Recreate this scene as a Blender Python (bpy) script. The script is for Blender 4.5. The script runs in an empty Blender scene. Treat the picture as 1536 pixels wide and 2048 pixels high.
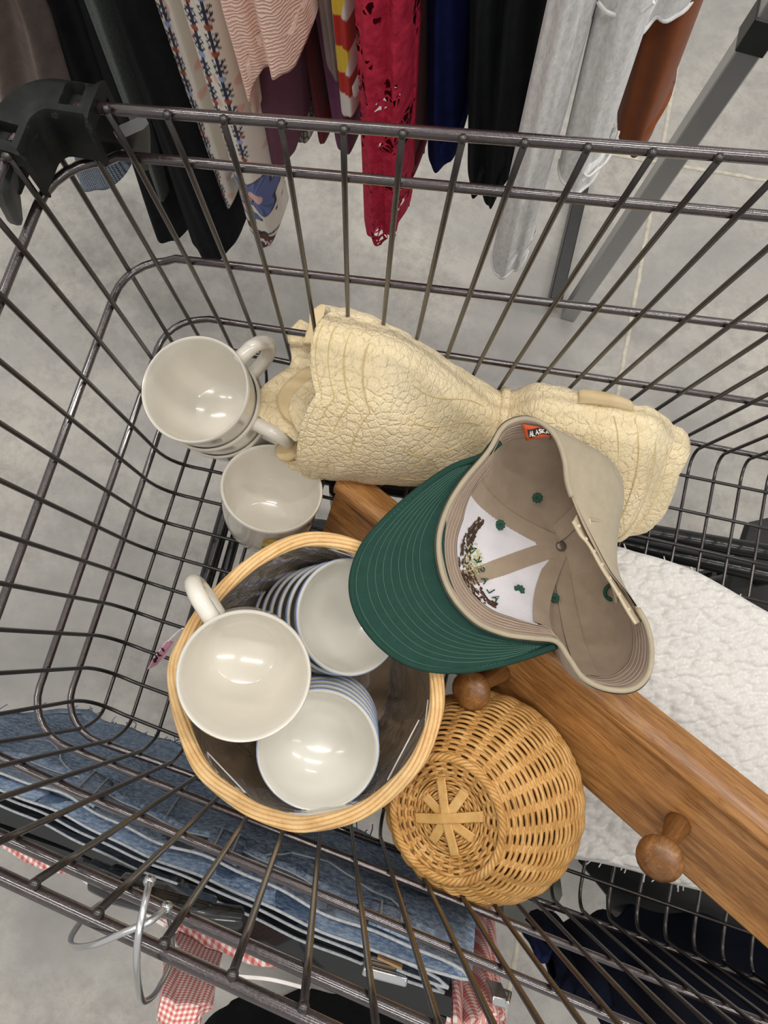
import bpy, math, random
import numpy as np
from mathutils import Vector, Matrix, Quaternion
random.seed(7); rng=np.random.default_rng(7)
S=bpy.context.scene; COL=S.collection
U=0.032; Z0=0.50            # one lattice unit of the trolley basket in metres; height of the basket floor
pi=math.pi
# ---------------------------------------------------------------- camera (lattice units, basket frame)
CR=np.array([[0.9654653,0.2549814,0.0534901],[0.2605008,-0.9479415,-0.1831562],[0.0040041,0.1907652,-0.9816275]])
CC=np.array([7.301986,-2.018887,25.740998]); CF=1450.747
def at(px,py,z):
    d=CR.T@np.array([(px-768)/CF,(py-1024)/CF,1.]); return CC+d*(z-CC[2])/d[2]
def aty(px,py,y):
    d=CR.T@np.array([(px-768)/CF,(py-1024)/CF,1.]); return CC+d*(y-CC[1])/d[1]
def proj(p):
    c=CR@(np.asarray(p,float)-CC); return np.array([768+CF*c[0]/c[2],1024+CF*c[1]/c[2]])
def M(p): return Vector((p[0]*U,p[1]*U,p[2]*U+Z0))
cam=bpy.data.cameras.new('camera'); co=bpy.data.objects.new('camera',cam); COL.objects.link(co); S.camera=co
cam.sensor_fit='VERTICAL'; cam.sensor_height=24.0; cam.lens=CF/2048*24.0; cam.clip_start=0.02
m=Matrix((CR[0],-CR[1],-CR[2])).transposed().to_4x4(); m.translation=M(CC); co.matrix_world=m
S.view_settings.view_transform='Standard'; S.view_settings.look='None'; S.view_settings.gamma=1; S.view_settings.use_curve_mapping=False
# ---------------------------------------------------------------- materials
def lin(c):
    if isinstance(c,str):
        c=c.lstrip('#'); c=[int(c[i:i+2],16)/255 for i in (0,2,4)]
    return tuple((x/12.92 if x<=.04045 else ((x+.055)/1.055)**2.4) for x in c)+(1.,)
class N:
    def __init__(s,name):
        s.m=bpy.data.materials.new(name); s.m.use_nodes=True; s.t=s.m.node_tree; s.b=s.t.nodes['Principled BSDF']; s.out=s.t.nodes['Material Output']
    def n(s,typ,**k):
        x=s.t.nodes.new(typ)
        for a,v in k.items():
            if a in x.inputs.keys() if isinstance(a,str) else False: x.inputs[a].default_value=v
            else: setattr(x,a,v)
        return x
    def l(s,a,b): s.t.links.new(a,b)
    def co(s,scale=(1,1,1),kind='Object',rot=(0,0,0)):
        tc=s.n('ShaderNodeTexCoord'); mp=s.n('ShaderNodeMapping'); s.l(tc.outputs[kind],mp.inputs[0])
        mp.inputs['Scale'].default_value=scale; mp.inputs['Rotation'].default_value=rot; return mp.outputs[0]
    def noise(s,v,scale=5,detail=4,rough=.55,dist=0):
        x=s.n('ShaderNodeTexNoise'); s.l(v,x.inputs['Vector']); x.inputs['Scale'].default_value=scale; x.inputs['Detail'].default_value=detail
        x.inputs['Roughness'].default_value=rough; x.inputs['Distortion'].default_value=dist; return x.outputs['Fac']
    def vor(s,v,scale=5,feature='F1',out='Distance'):
        x=s.n('ShaderNodeTexVoronoi'); x.feature=feature; s.l(v,x.inputs['Vector']); x.inputs['Scale'].default_value=scale; return x.outputs[out]
    def wave(s,v,scale=5,dist=2,detail=2,dscale=1,direction='X',profile='SIN'):
        x=s.n('ShaderNodeTexWave'); s.l(v,x.inputs['Vector']); x.bands_direction=direction; x.wave_profile=profile
        x.inputs['Scale'].default_value=scale; x.inputs['Distortion'].default_value=dist; x.inputs['Detail'].default_value=detail; x.inputs['Detail Scale'].default_value=dscale
        return x.outputs['Fac']
    def ramp(s,f,stops,interp='LINEAR'):
        x=s.n('ShaderNodeValToRGB'); s.l(f,x.inputs[0]); e=x.color_ramp.elements; x.color_ramp.interpolation=interp
        while len(e)<len(stops): e.new(.5)
        for el,(p,c) in zip(e,stops): el.position=p; el.color=lin(c) if isinstance(c,str) else (c if len(c)==4 else tuple(c)+(1,))
        return x.outputs[0]
    def math(s,op,a,b=None,clamp=False):
        x=s.n('ShaderNodeMath'); x.operation=op; x.use_clamp=clamp
        for i,v in enumerate((a,b)):
            if v is None: continue
            if hasattr(v,'is_output'): s.l(v,x.inputs[i])
            else: x.inputs[i].default_value=v
        return x.outputs[0]
    def mix(s,f,a,b,blend='MIX'):
        x=s.n('ShaderNodeMix'); x.data_type='RGBA'; x.blend_type=blend
        for sock,v in ((x.inputs[0],f),(x.inputs[6],a),(x.inputs[7],b)):
            if hasattr(v,'is_output'): s.l(v,sock)
            elif isinstance(v,(int,float)): sock.default_value=v
            else: sock.default_value=lin(v) if isinstance(v,str) else v
        return x.outputs[2]
    def bump(s,h,strength=.3,dist=.002,prev=None):
        x=s.n('ShaderNodeBump'); s.l(h,x.inputs['Height']); x.inputs['Strength'].default_value=strength; x.inputs['Distance'].default_value=dist
        if prev is not None: s.l(prev,x.inputs['Normal'])
        return x.outputs[0]
    def set(s,color=None,rough=None,metal=None,normal=None,**k):
        b=s.b
        for sock,v in (('Base Color',color),('Roughness',rough),('Metallic',metal),('Normal',normal)):
            if v is None: continue
            if hasattr(v,'is_output'): s.l(v,b.inputs[sock])
            else: b.inputs[sock].default_value=lin(v) if isinstance(v,str) else v
        for a,v in k.items(): b.inputs[a.replace('_',' ')].default_value=v
        return s.m
def plain(name,col,rough=.6,metal=0,var=.12,nscale=40,bump=0,bscale=300,bdist=.0006,**k):
    q=N(name); v=q.co(); f=q.noise(v,nscale,3)
    c=lin(col) if isinstance(col,str) else col
    a=tuple(x*(1-var) for x in c[:3])+(1,); b=tuple(min(1,x*(1+var)) for x in c[:3])+(1,)
    colr=q.ramp(f,[(.3,a),(.7,b)])
    nm=q.bump(q.noise(v,bscale,3),bump,bdist) if bump else None
    return q.set(colr,rough,metal,nm,**k)
def cloth(name,col,var=.15,weave=900,bump=.5,rough=.95,fold=25,mott=60):
    q=N(name); v=q.co(); f=q.noise(v,mott,5,.7)
    c=lin(col); a=tuple(x*(1-var) for x in c[:3])+(1,); b=tuple(min(1,x*(1+var)) for x in c[:3])+(1,)
    colr=q.ramp(f,[(.3,a),(.7,b)])
    w=q.math('ADD',q.wave(v,weave,0,0,1,'X'),q.wave(v,weave,0,0,1,'Z'))
    n1=q.bump(w,bump*.5,.0004); n2=q.bump(q.noise(v,fold,3),.35,.004,n1)
    return q.set(colr,rough,0,n2,Specular_IOR_Level=.12,Sheen_Weight=.12 if max(c[:3])>.08 else 0.0)
# ---------------------------------------------------------------- meshes
class MB:
    def __init__(s): s.v=[]; s.f=[]; s.mi=[]; s.cur=0; s.col=None
    def add(s,vs,fs):
        o=len(s.v); s.v+= [tuple(map(float,p)) for p in vs]; s.f+=[tuple(i+o for i in f) for f in fs]; s.mi+=[s.cur]*len(fs); return o
    def box(s,lo,hi,T=None):
        (a,b,c),(d,e,f)=lo,hi
        vs=[(a,b,c),(d,b,c),(d,e,c),(a,e,c),(a,b,f),(d,b,f),(d,e,f),(a,e,f)]
        if T is not None: vs=[T(p) for p in vs]
        s.add(vs,[(3,2,1,0),(4,5,6,7),(0,1,5,4),(1,2,6,5),(2,3,7,6),(3,0,4,7)]); return s
    def grid(s,P,cu=False,cv=False):
        P=np.asarray(P,float); a,b=P.shape[:2]; fs=[]
        for i in range(a if cu else a-1):
            for j in range(b if cv else b-1):
                i2=(i+1)%a; j2=(j+1)%b; fs.append((i*b+j,i2*b+j,i2*b+j2,i*b+j2))
        s.add(P.reshape(-1,3),fs); return s
    def tube(s,path,r,n=8,closed=False,caps=True,flat=1.0,up=None):
        P=np.asarray(path,float); k=len(P); T=np.zeros_like(P)
        if closed: T=np.roll(P,-1,0)-np.roll(P,1,0)
        else: T[1:-1]=P[2:]-P[:-2]; T[0]=P[1]-P[0]; T[-1]=P[-1]-P[-2]
        T/=np.linalg.norm(T,axis=1)[:,None]+1e-12
        a=np.array(up,float) if up is not None else (np.array([0,0,1.]) if abs(T[0][2])<.9 else np.array([1.,0,0]))
        rr=np.broadcast_to(np.asarray(r,float),(k,)); rings=[]
        for i in range(k):
            a=a-T[i]*(a@T[i]); a/=np.linalg.norm(a)+1e-12; b=np.cross(T[i],a)
            t=np.arange(n)*2*pi/n
            rings.append(P[i]+rr[i]*(np.cos(t)[:,None]*a*flat+np.sin(t)[:,None]*b))
            if up is not None: a=np.array(up,float)
        R=np.array(rings); s.grid(R,cu=closed,cv=True)
        if not closed and caps:
            o=len(s.v)-k*n; s.f.append(tuple(range(o,o+n))[::-1]); s.f.append(tuple(range(o+(k-1)*n,o+k*n))); s.mi+=[s.cur]*2
        return s
    def lathe(s,prof,n=48,ctr=(0,0)):
        t=np.arange(n)*2*pi/n; R=[]
        for r,z in prof: R.append(np.stack([ctr[0]+r*np.cos(t),ctr[1]+r*np.sin(t),np.full(n,z)],1))
        s.grid(R,cv=True); return s
    def ball(s,c,r,n=10,sc=(1,1,1)):
        R=[]
        for i in range(1,n):
            a=pi*i/n; t=np.arange(2*n)*pi/n
            R.append(np.stack([c[0]+sc[0]*r*math.sin(a)*np.cos(t),c[1]+sc[1]*r*math.sin(a)*np.sin(t),np.full(2*n,c[2]+sc[2]*r*math.cos(a))],1))
        s.grid(R,cv=True); k=2*n; o=len(s.v)-(n-1)*k
        s.f.append(tuple(range(o,o+k))); s.f.append(tuple(range(o+(n-2)*k,o+(n-1)*k))[::-1]); s.mi+=[s.cur]*2; return s
    def build(s,name,mats,parent=None,local=False,smooth=True,angle=40,solid=0,off=0,sub=0,bevel=0):
        me=bpy.data.meshes.new(name)
        if local: V=[(x*U,y*U,z*U) for x,y,z in s.v]
        else:
            b=Vector((0,0,0)); pp=parent
            while pp is not None: b=b+pp.location; pp=pp.parent
            V=[(x*U-b.x,y*U-b.y,z*U+Z0-b.z) for x,y,z in s.v]
        o=bpy.data.objects.new(name,me); COL.objects.link(o)
        if parent is None and not local:
            A=np.array(V); c=A.mean(0); c[2]=A[:,2].min(); V=[tuple(p) for p in A-c]; o.location=c
        me.from_pydata(V,[],s.f); me.update()
        if not isinstance(mats,(list,tuple)): mats=[mats]
        for m_ in mats: me.materials.append(m_)
        if len(mats)>1: me.polygons.foreach_set('material_index',s.mi)
        if s.col is not None:
            ca=me.color_attributes.new('print','FLOAT_COLOR','POINT'); A=np.ones((len(s.v),4)); A[:len(s.col),:3]=s.col; ca.data.foreach_set('color',A.ravel())
        if smooth:
            me.polygons.foreach_set('use_smooth',[True]*len(me.polygons))
            if angle<180: me.set_sharp_from_angle(angle=math.radians(angle))
        if parent is not None: o.parent=parent
        import bmesh
        bm=bmesh.new(); bm.from_mesh(me); bmesh.ops.recalc_face_normals(bm,faces=bm.faces); bm.to_mesh(me); bm.free()
        if bevel: q=o.modifiers.new('bevel','BEVEL'); q.width=bevel*U; q.segments=3; q.limit_method='ANGLE'
        if solid: q=o.modifiers.new('solid','SOLIDIFY'); q.thickness=solid*U; q.offset=off
        if sub: q=o.modifiers.new('sub','SUBSURF'); q.levels=sub; q.render_levels=sub
        return o
def tag(o,label=None,cat=None,group=None,kind=None):
    for k,v in (('label',label),('category',cat),('group',group),('kind',kind)):
        if v: o[k]=v
    return o
def thing(name,label,cat,p=None,group=None,kind=None):
    o=bpy.data.objects.new(name,None); COL.objects.link(o); o.empty_display_size=.02
    if p is not None: o.location=M(p)
    return tag(o,label,cat,group,kind)
def copy_tree(o,parent=None):
    c=o.copy(); COL.objects.link(c)
    if parent is not None: c.parent=parent
    for ch in list(o.children): copy_tree(ch,c)
    return c
def place(o,c,n,spin=0):
    n=Vector(n).normalized(); q=Vector((0,0,1)).rotation_difference(n)
    o.rotation_mode='QUATERNION'; o.rotation_quaternion=q@Quaternion((0,0,1),spin); o.location=M(c)
def spline(pts,n=8,closed=False):
    P=np.asarray(pts,float); k=len(P); out=[]
    for i in range(k if closed else k-1):
        if closed: p0,p1,p2,p3=P[(i-1)%k],P[i],P[(i+1)%k],P[(i+2)%k]
        else: p0,p1,p2,p3=P[max(i-1,0)],P[i],P[i+1],P[min(i+2,k-1)]
        for j in range(n):
            t=j/n; out.append(.5*((2*p1)+(-p0+p2)*t+(2*p0-5*p1+4*p2-p3)*t*t+(-p0+3*p1-3*p2+p3)*t**3))
    if not closed: out.append(P[-1])
    return np.array(out)
# ================================================================ floor and light
q=N('polished_concrete'); v=q.co()
n1=q.noise(v,3.2,6,.62); n2=q.noise(v,24,6,.75); n3=q.noise(v,240,3,.7)
c1=q.ramp(n1,[(.3,'#868582'),(.5,'#a6a39d'),(.72,'#bdb8ae')])
c2=q.mix(q.ramp(n2,[(.42,(0,0,0)),(.66,(.8,.8,.8))]),c1,'#8f8c87')
c3=q.mix(q.ramp(n3,[(.6,(0,0,0)),(.75,(.45,.45,.45))]),c2,'#7d7b76')
spk=q.ramp(q.vor(v,38),[(0.02,(1,1,1)),(.045,(0,0,0))]); c4=q.mix(spk,c3,'#77746e')
q.set(c4,q.ramp(n1,[(.3,(.45,)*3),(.7,(.62,)*3)]),0,q.bump(n3,.12,.0006))
FLOOR=q.m; zf=-Z0/U
fl=MB(); fl.box((-160,-160,zf-2),(190,200,zf)); fl.cur=1
caulk=plain('joint_caulk','#bdb7a7',.7,0,.2,60,.4,200)
j1a,j1b=at(1300,430,zf),at(1240,760,zf); d=(j1b-j1a)/np.linalg.norm(j1b-j1a)
j2a,j2b=at(1212,307,zf),at(1523,359,zf); d2=(j2b-j2a)/np.linalg.norm(j2b-j2a)
for a_,dd,L0,L1 in ((j1a,d,-40,60),(j2a,d2,-4.5,40)):   # two caulked joints in the slab
    s_=np.array([-dd[1],dd[0],0]); P=[]
    for t in np.linspace(L0,L1,160):
        c=a_+dd*t+s_*(.02*math.sin(t*1.7)+.02*math.sin(t*4.3)); P.append([c+s_*.13*k+np.array([0,0,.02+.07*(1-k*k)]) for k in (-1,-.6,0,.6,1)])
    fl.grid(P)
o=fl.build('floor',[FLOOR,caulk]); tag(o,kind='structure')
W=bpy.data.worlds.new('World'); S.world=W; W.use_nodes=True; W.node_tree.nodes['Background'].inputs[0].default_value=(1,.975,.95,1); W.node_tree.nodes['Background'].inputs[1].default_value=.42
def area(name,loc,sx,sy,power,rotz=0,col=(1,.955,.9)):
    l=bpy.data.lights.new(name,'AREA'); l.shape='RECTANGLE'; l.size=sx; l.size_y=sy; l.energy=power; l.color=col
    o=bpy.data.objects.new(name,l); COL.objects.link(o); o.location=loc; o.rotation_euler=(0,0,rotz); return o
for i,(x,y,p) in enumerate(((-1.5,-0.75,26),(0.3,-0.8,34),(2.1,-0.75,34),(-1.3,.75,46),(0.45,.6,50),(2.2,.75,46),(.4,2.4,40))):
    area('ceiling_tube_light',(x,y,3.3),1.25,.07,p*.33,rotz=.12)
S.view_settings.exposure=0.42
# ================================================================ trolley
q=N('brown_coated_wire'); v=q.co(); f=q.noise(v,70,4,.65)
q.set(q.ramp(f,[(.3,'#271f20'),(.7,'#3a2f30')]),.22,.25,q.bump(q.noise(v,420,3,.6),.5,.0012),Coat_Weight=1,Coat_Roughness=.12,Coat_IOR=1.65)
RAIL=q.m
q=N('dark_wire'); v=q.co(); f=q.noise(v,60,4,.6)
q.set(q.ramp(f,[(.3,'#1d1918'),(.62,'#29221f'),(.8,'#42352a')]),.36,.2,q.bump(q.noise(v,400,3,.6),.35,.0008),Coat_Weight=.5,Coat_Roughness=.18,Coat_IOR=1.6)
WIRE=q.m
PLAST=plain('black_plastic','#1d201f',.42,0,.25,30,.25,260,.0004)
q=N('scuffed_plastic'); v=q.co(); f=q.noise(v,40,6,.7)
q.set(q.ramp(f,[(.42,'#0e1110'),(.6,'#181b1a'),(.74,'#4a4e4b')]),.5,0,q.bump(f,.3,.0008),Specular_IOR_Level=.2); SCUFF=q.m
W0,WS,WT=6.7956,.0918,-.0544; XL,XTL=-.6142,.0207
RZ={1:(13.8593,.1688),2:(12.4643,.155),3:(8.1773,.1438),4:(4.2947,.0788),5:(1.687,-.0607)}
XE=26.0; RR=.105; WR=.062
def rz(r,x): return RZ[r][0]+RZ[r][1]*x
def hw(x,z): return W0+WS*x+WT*z
cart=thing('shopping_cart','black-brown wire shopping cart basket holding mugs, baskets, cap and textiles','shopping cart',(8,0,zf))
def ring(r):
    zl=rz(r,0); xl=XL-XTL*zl; rad=1.25 if r>1 else 1.0; P=[]
    for x in np.linspace(XE,xl+rad,14): P.append((x,hw(x,rz(r,x)),rz(r,x)))
    w=hw(xl,zl)
    for a in np.linspace(0,pi/2,8)[1:]: P.append((xl+rad-rad*math.sin(a),hw(xl+rad-rad*math.sin(a),zl)-rad+rad*math.cos(a),rz(r,xl)))
    for y in np.linspace(w-rad,-(w-rad),8)[1:]: P.append((xl,y,rz(r,xl)))
    for a in np.linspace(0,pi/2,8)[1:]: P.append((xl+rad-rad*math.cos(a),-(hw(xl+rad-rad*math.cos(a),zl)-rad)-rad*math.sin(a),rz(r,xl)))
    for x in np.linspace(xl+rad,XE,14)[1:]: P.append((x,-hw(x,rz(r,x)),rz(r,x)))
    return P
for r in range(1,6):
    MB().tube(ring(r),RR*(1.05 if r==1 else 1),10,closed=True).build('top_rim' if r==1 else 'hoop_rail',RAIL,cart,angle=180)
def bez(a,b,c,n=7): return [tuple((1-t)**2*np.array(a)+2*t*(1-t)*np.array(b)+t*t*np.array(c)) for t in np.linspace(0,1,n)]
OFF=RR+WR
for i in range(0,27):
    if i>25: continue
    def wall(sg):
        P=[]
        for r in (1,2,3,4,5):
            z=rz(r,i)+(.0 if r>1 else .05); xx=i+{1:-.28,2:-.15,3:-.12,4:-.09}.get(i,0)*({1:1,2:.65,3:.25}.get(r,0) if sg>0 else 0); P.append((xx,sg*(hw(i,z)-OFF),z))
        z5=P[-1][2]-.1; y5=abs(P[-1][1]); ye=min(6.1+.065*i+.15,y5-.5)
        return P,bez((i,sg*y5,max(z5,.35)),(i,sg*(y5-.12),0),(i,sg*ye,0))
    A,B=wall(1); C_,D=wall(-1)
    path=A+B+[(i,0,0)]+D[::-1]+C_[::-1]
    b=MB().tube(path,WR,8)
    for e in (A[0],C_[0]): b.ball((e[0],e[1]+(.03 if e[1]>0 else -.03),e[2]+.04),.085,6)
    b.build('cross_wire',WIRE,cart,angle=180)
for k in range(12):
    g=1-2*k/11.; yw=g*5.79; P=[]
    for r in (1,2,3,4,5):
        z=rz(r,0); P.append((XL-XTL*z+OFF,yw,z))
    P+=bez((XL+OFF,yw,1.5),(XL+OFF+.1,g*5.85,WR*1.8),(XL+1.35,g*6.05,WR*1.8))
    for x in (3,8,14,20,XE): P.append((x,g*(6.1+.065*x),WR*1.8))
    b=MB().tube(P,WR,8); b.ball((P[0][0]-.03,P[0][1],P[0][2]+.02),.105,6)
    b.build('long_wire',WIRE,cart,angle=180)
for k in range(8):   # rear gate
    y=(-7+14*k/7.); b=MB().tube([(XE,y,.0),(XE+.2,y*1.05,9),(XE+.3,y*1.05,17)],WR,6); b.build('gate_wire',WIRE,cart)
MB().tube([(XE+2.5,-7.6,19),(XE+2.5,7.6,19)],.42,14).build('handle',PLAST,cart)
for sg in (-1,1): MB().tube([(XE,sg*7.6,rz(1,XE)),(XE+1.5,sg*7.6,18.4),(XE+2.5,sg*7.6,19)],.2,8).build('handle_bracket',RAIL,cart)
# corner bumper
zt=rz(1,-.8); xl=XL-XTL*13.86; wy=hw(0,13.9)
Lp=[]
for x in np.linspace(.5,xl+.6,15): Lp.append((x,wy,1,0))
for a in np.linspace(0,pi/2,8)[1:]: Lp.append((xl+.6-.6*math.sin(a),wy-.6+.6*math.cos(a),0,0))
for y in np.linspace(wy-.6,4.75,15)[1:]: Lp.append((xl,y,2,0))
Lp=np.array(Lp)[:,:2]; T=np.gradient(Lp,axis=0); T/=np.linalg.norm(T,axis=1)[:,None]; NRM=np.stack([-T[:,1],T[:,0]],1)   # points to the inside
prof=[(.38,-.95),(.37,-.5),(.37,.12),(.3,.24),(.2,.28),(.1,.285),(-.2,.285),(-.3,.26),(-.4,.15),(-.42,-.4),(-.4,-1.3),(-.3,-1.3),(-.3,-.1),(.26,-.1),(.28,-.95)]
ns=len(Lp); cent=Lp.mean(0); rows=[]
for k in range(ns):
    inn=NRM[k] if NRM[k]@(np.array([6,0])-Lp[k])>0 else -NRM[k]
    fl=1.0+.25*(1 if k in (0,1,ns-2,ns-1) else 0); row=[]
    slot=(5<=k<=10) or (ns-11<=k<=ns-6)
    for m_,(a,z) in enumerate(prof):
        zz=z-.22 if (slot and m_ in (5,6)) else z
        row.append((*(Lp[k]+inn*a*fl),rz(1,max(Lp[k][0],-.8))+zz))
    rows.append(row)
b=MB().grid(rows,cv=True); n=len(prof); b.f.append(tuple(range(n))); b.f.append(tuple(range((ns-1)*n,ns*n))[::-1]); b.mi+=[0,0]
bump=b.build('corner_bumper',[SCUFF],cart,angle=35)
def wedge(p0,p1,w,t,mat,name,par):
    p0,p1=np.array(p0,float),np.array(p1,float); d=p1-p0; s=np.cross(d,[0,0,1]); s/=np.linalg.norm(s)+1e-9; h=np.cross(s,d); h/=np.linalg.norm(h)
    R=[]
    for tt in np.linspace(0,1,7):
        ww=w*(1-.75*tt**1.5); c=p0+d*tt; R.append([c+s*ww*a+h*t*b_ for a,b_ in ((-1,-.5),(-.6,-1),(.6,-1),(1,-.5),(1,.5),(.6,1),(-.6,1),(-1,.5))])
    b=MB().grid(R,cv=True); b.f.append(tuple(range(8))); b.f.append(tuple(range(48,56))[::-1]); b.mi+=[0,0]; return b.build(name,mat,par)
wedge(at(8,345,13.3),at(30,440,11.6),.42,.14,PLAST,'tongue',bump); wedge(at(262,255,13.2),at(288,330,11.6),.34,.12,PLAST,'tongue',bump)
# underframe
FR=plain('black_frame_paint','#1c1d1e',.35,.3,.2,30,.2,200,.0005,Coat_Weight=.3)
def bar(name,a,b_,r,flat=1): MB().tube([a,b_],r,12,flat=flat).build(name,FR,cart)
bar('cross_tube',(1.75,4.2,-.75),(1.9,-3.6,-.75),.27); 
bar('cross_tube',(2.3,4.2,-.95),(2.45,-3.6,-.95),.2)
for sg in (1,-1):
    bar('side_tube',(1.9,sg*3.6,-.9),(27,sg*6.0,-.9),.33); bar('side_tube',(10,sg*4.35,-2.0),(27,sg*5.2,-2.2),.36)
for x,y in ((5.6,3.6),(5.9,-3.2),(25,6),(25,-6)):
    b=MB(); b.tube([(x,y,-.9),(x,y,-11)],.45,10); b.build('leg_post',FR,cart)
    w=MB(); R=[]
    t=np.arange(20)*2*pi/20
    for yy,rr in ((-.45,1.6),(-.45,2.0),(-.3,2.15),(.3,2.15),(.45,2.0),(.45,1.6)): R.append(np.stack([x+rr*np.cos(t),np.full(20,y+yy),zf+2.15+rr*np.sin(t)],1))
    w.grid(R,cv=True); w.f.append(tuple(range(20))); w.f.append(tuple(range(100,120))[::-1]); w.mi+=[0,0]; w.build('wheel',PLAST,cart)
    f=MB(); f.box((x-.3,y-.75,zf+2),(x+.3,y-.55,zf+5.2)); f.box((x-.3,y+.55,zf+2),(x+.3,y+.75,zf+5.2)); f.box((x-.3,y-.75,zf+4.8),(x+.3,y+.75,zf+5.3)); f.build('caster_fork',FR,cart)
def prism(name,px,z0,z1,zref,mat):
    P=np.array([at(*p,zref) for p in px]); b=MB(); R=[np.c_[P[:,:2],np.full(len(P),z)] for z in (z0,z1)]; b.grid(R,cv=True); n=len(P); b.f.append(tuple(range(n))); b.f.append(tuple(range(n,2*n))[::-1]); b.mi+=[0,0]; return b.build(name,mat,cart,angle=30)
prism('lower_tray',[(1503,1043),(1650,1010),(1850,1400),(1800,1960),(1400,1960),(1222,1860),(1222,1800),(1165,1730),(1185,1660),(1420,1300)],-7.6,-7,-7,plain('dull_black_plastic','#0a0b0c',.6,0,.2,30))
prism('dark_panel',[(1007,1700),(1115,1712),(1125,1790),(1092,1858),(1050,1868),(1007,1850)],-13,-6,-6,plain('olive_grey','#43443c',.5,0,.3,20,.2,100))  # added olive-grey block filling a dark patch below the basket, no identified part
# ================================================================ mugs
q=N('cream_glaze'); v=q.co(); f=q.noise(v,9,3)
q.set(q.ramp(f,[(.3,'#d9d4c8'),(.7,'#e4e0d5')]),.16,0,q.bump(q.noise(v,500,2),.05,.0003),Coat_Weight=.5,Coat_Roughness=.06); GLAZE=q.m
q=N('printed_flower_glaze'); v=q.co(); f=q.vor(v,55,'F1','Distance')
q.set(q.ramp(f,[(.15,'#b98a10'),(.4,'#ead14a'),(.62,'#d9cd7a'),(.75,'#8f9c4a')]),.2,Coat_Weight=.5); FLOWER=q.m
def make_mug():
    root=thing('mug','mug','mug')
    prof=[(0,0),(.92,0),(.98,.05),(1.02,.16),(1.28,.5),(1.41,.9),(1.5,1.4),(1.565,2.0),(1.6,2.5),(1.63,2.66),(1.63,2.76),(1.6,2.8),(1.55,2.78),(1.525,2.66),(1.5,2.1),(1.44,1.5),(1.34,1.0),(1.16,.55),(1.0,.36),(.86,.28),(.82,.25),(0,.24)]
    MB().lathe(prof,72).build('body',GLAZE,root,local=True,angle=60)
    P=spline([(1.545,0,2.25),(1.78,0,2.32),(2.2,0,2.3),(2.48,0,1.95),(2.5,0,1.5),(2.3,0,1.08),(1.9,0,.86),(1.34,0,.8)],6)
    MB().tube(P,.23,14,flat=1.0,up=(0,1,0)).build('handle',GLAZE,root,local=True,angle=180)
    h=root.children[-1]
    me=h.data
    R=[]
    for a in np.linspace(3.1,4.4,22):
        R.append([( (1.645-.14*(1-zz/2.7)**1.1-.006*0)*math.cos(a),(1.645-.14*(1-zz/2.7)**1.1)*math.sin(a),zz+.14*math.sin(a*9)*(1 if zz<1.3 else -.6)) for zz in np.linspace(1.0,2.2,8)])
    MB().grid(R).build('flower_print',FLOWER,root,local=True)
    tag(root.children[-1],'yellow and green flower print')
    return root
def ray_at(px,py,z): return at(px,py,z)
mug=make_mug()
place(mug,(0,0,0),(0,0,1))
def mugat(rimc,n,spin,label,print_=False,sc_=1.0):
    o=copy_tree(mug)
    if not print_:
        for ch in list(o.children):
            if ch.name.startswith('flower'): bpy.data.objects.remove(ch)
    n=np.array([n[0],n[1],1.]); n/=np.linalg.norm(n); place(o,np.array(rimc)-2.78*n,n,spin); o['label']=label; o['group']='cream mugs'; o.scale=(sc_,)*3; return o
nA=np.array([-.113,-.109,1.]); nA/=np.linalg.norm(nA); cA=np.array([1.06,4.07,5.14])
mugat(cA,(-.113,-.109),.98,'cream mug on top of the tilted stack at the basket corner')
mugat(cA-1.2*nA+np.array([.0,.0,0]),(-.113,-.109),-.2,'cream mug in the middle of the corner stack, only its lower rim and handle showing')
mugat(cA-2.4*nA,(-.10,-.10),-.2,'cream mug at the bottom of the corner stack, its handle in shadow')
mugat((3.75,2.25,2.95),(.11,.37),1.75,'cream mug standing alone on the wire floor between the placemats and the lined wicker basket',print_=True)
mugat(at(489,1356,8.4),(.19,-.17),2.38,'cream mug tilted on the bowls with its handle over the rim of the wicker basket',print_=True,sc_=.955)
for ch in list(mug.children): bpy.data.objects.remove(ch)
bpy.data.objects.remove(mug)
# ================================================================ bowls
q=N('bowl_glaze'); v=q.co(); f=q.noise(v,12,3)
q.set(q.ramp(f,[(.3,'#d6d4ca'),(.7,'#e0ded5')]),.2,0,q.bump(q.noise(v,500,2),.04,.0003),Coat_Weight=.4,Coat_Roughness=.08); BOWLG=q.m
BLUE=plain('blue_glaze','#8fa3cf',.22,0,.1,80,Coat_Weight=.4)
def make_bowl():
    root=thing('bowl','bowl','bowl')
    prof=[(0,.05),(.66,.05),(.7,0),(.82,0),(.86,.06),(.87,.2),(1.15,.46),(1.36,.8),(1.5,1.15),(1.58,1.45),(1.6,1.55),(1.57,1.6),(1.52,1.58),(1.46,1.3),(1.34,.95),(1.14,.6),(.85,.36),(.5,.26),(0,.24)]
    MB().lathe(prof,72).build('body',BOWLG,root,local=True,angle=60)
    MB().lathe([(1.575,1.42),(1.592,1.42),(1.612,1.53),(1.604,1.565),(1.59,1.565)],72).build('blue_band',BLUE,root,local=True)
    tag(root.children[-1],'blue glazed band under the rim')
    return root
bowl=make_bowl(); used=[False]
def stack(c,n,count,pitch,labels,grp,jit):
    n=np.array([n[0],n[1],1.]); n/=np.linalg.norm(n); c=np.array(c)
    for k in range(count):
        o=bowl if not used[0] else copy_tree(bowl); used[0]=True
        nn=n+np.array([jit[0],jit[1],0])*k; nn/=np.linalg.norm(nn)
        place(o,c-n*(1.6+pitch*k),nn,k); o['label']=labels[min(k,len(labels)-1)]; o['group']=grp
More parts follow.
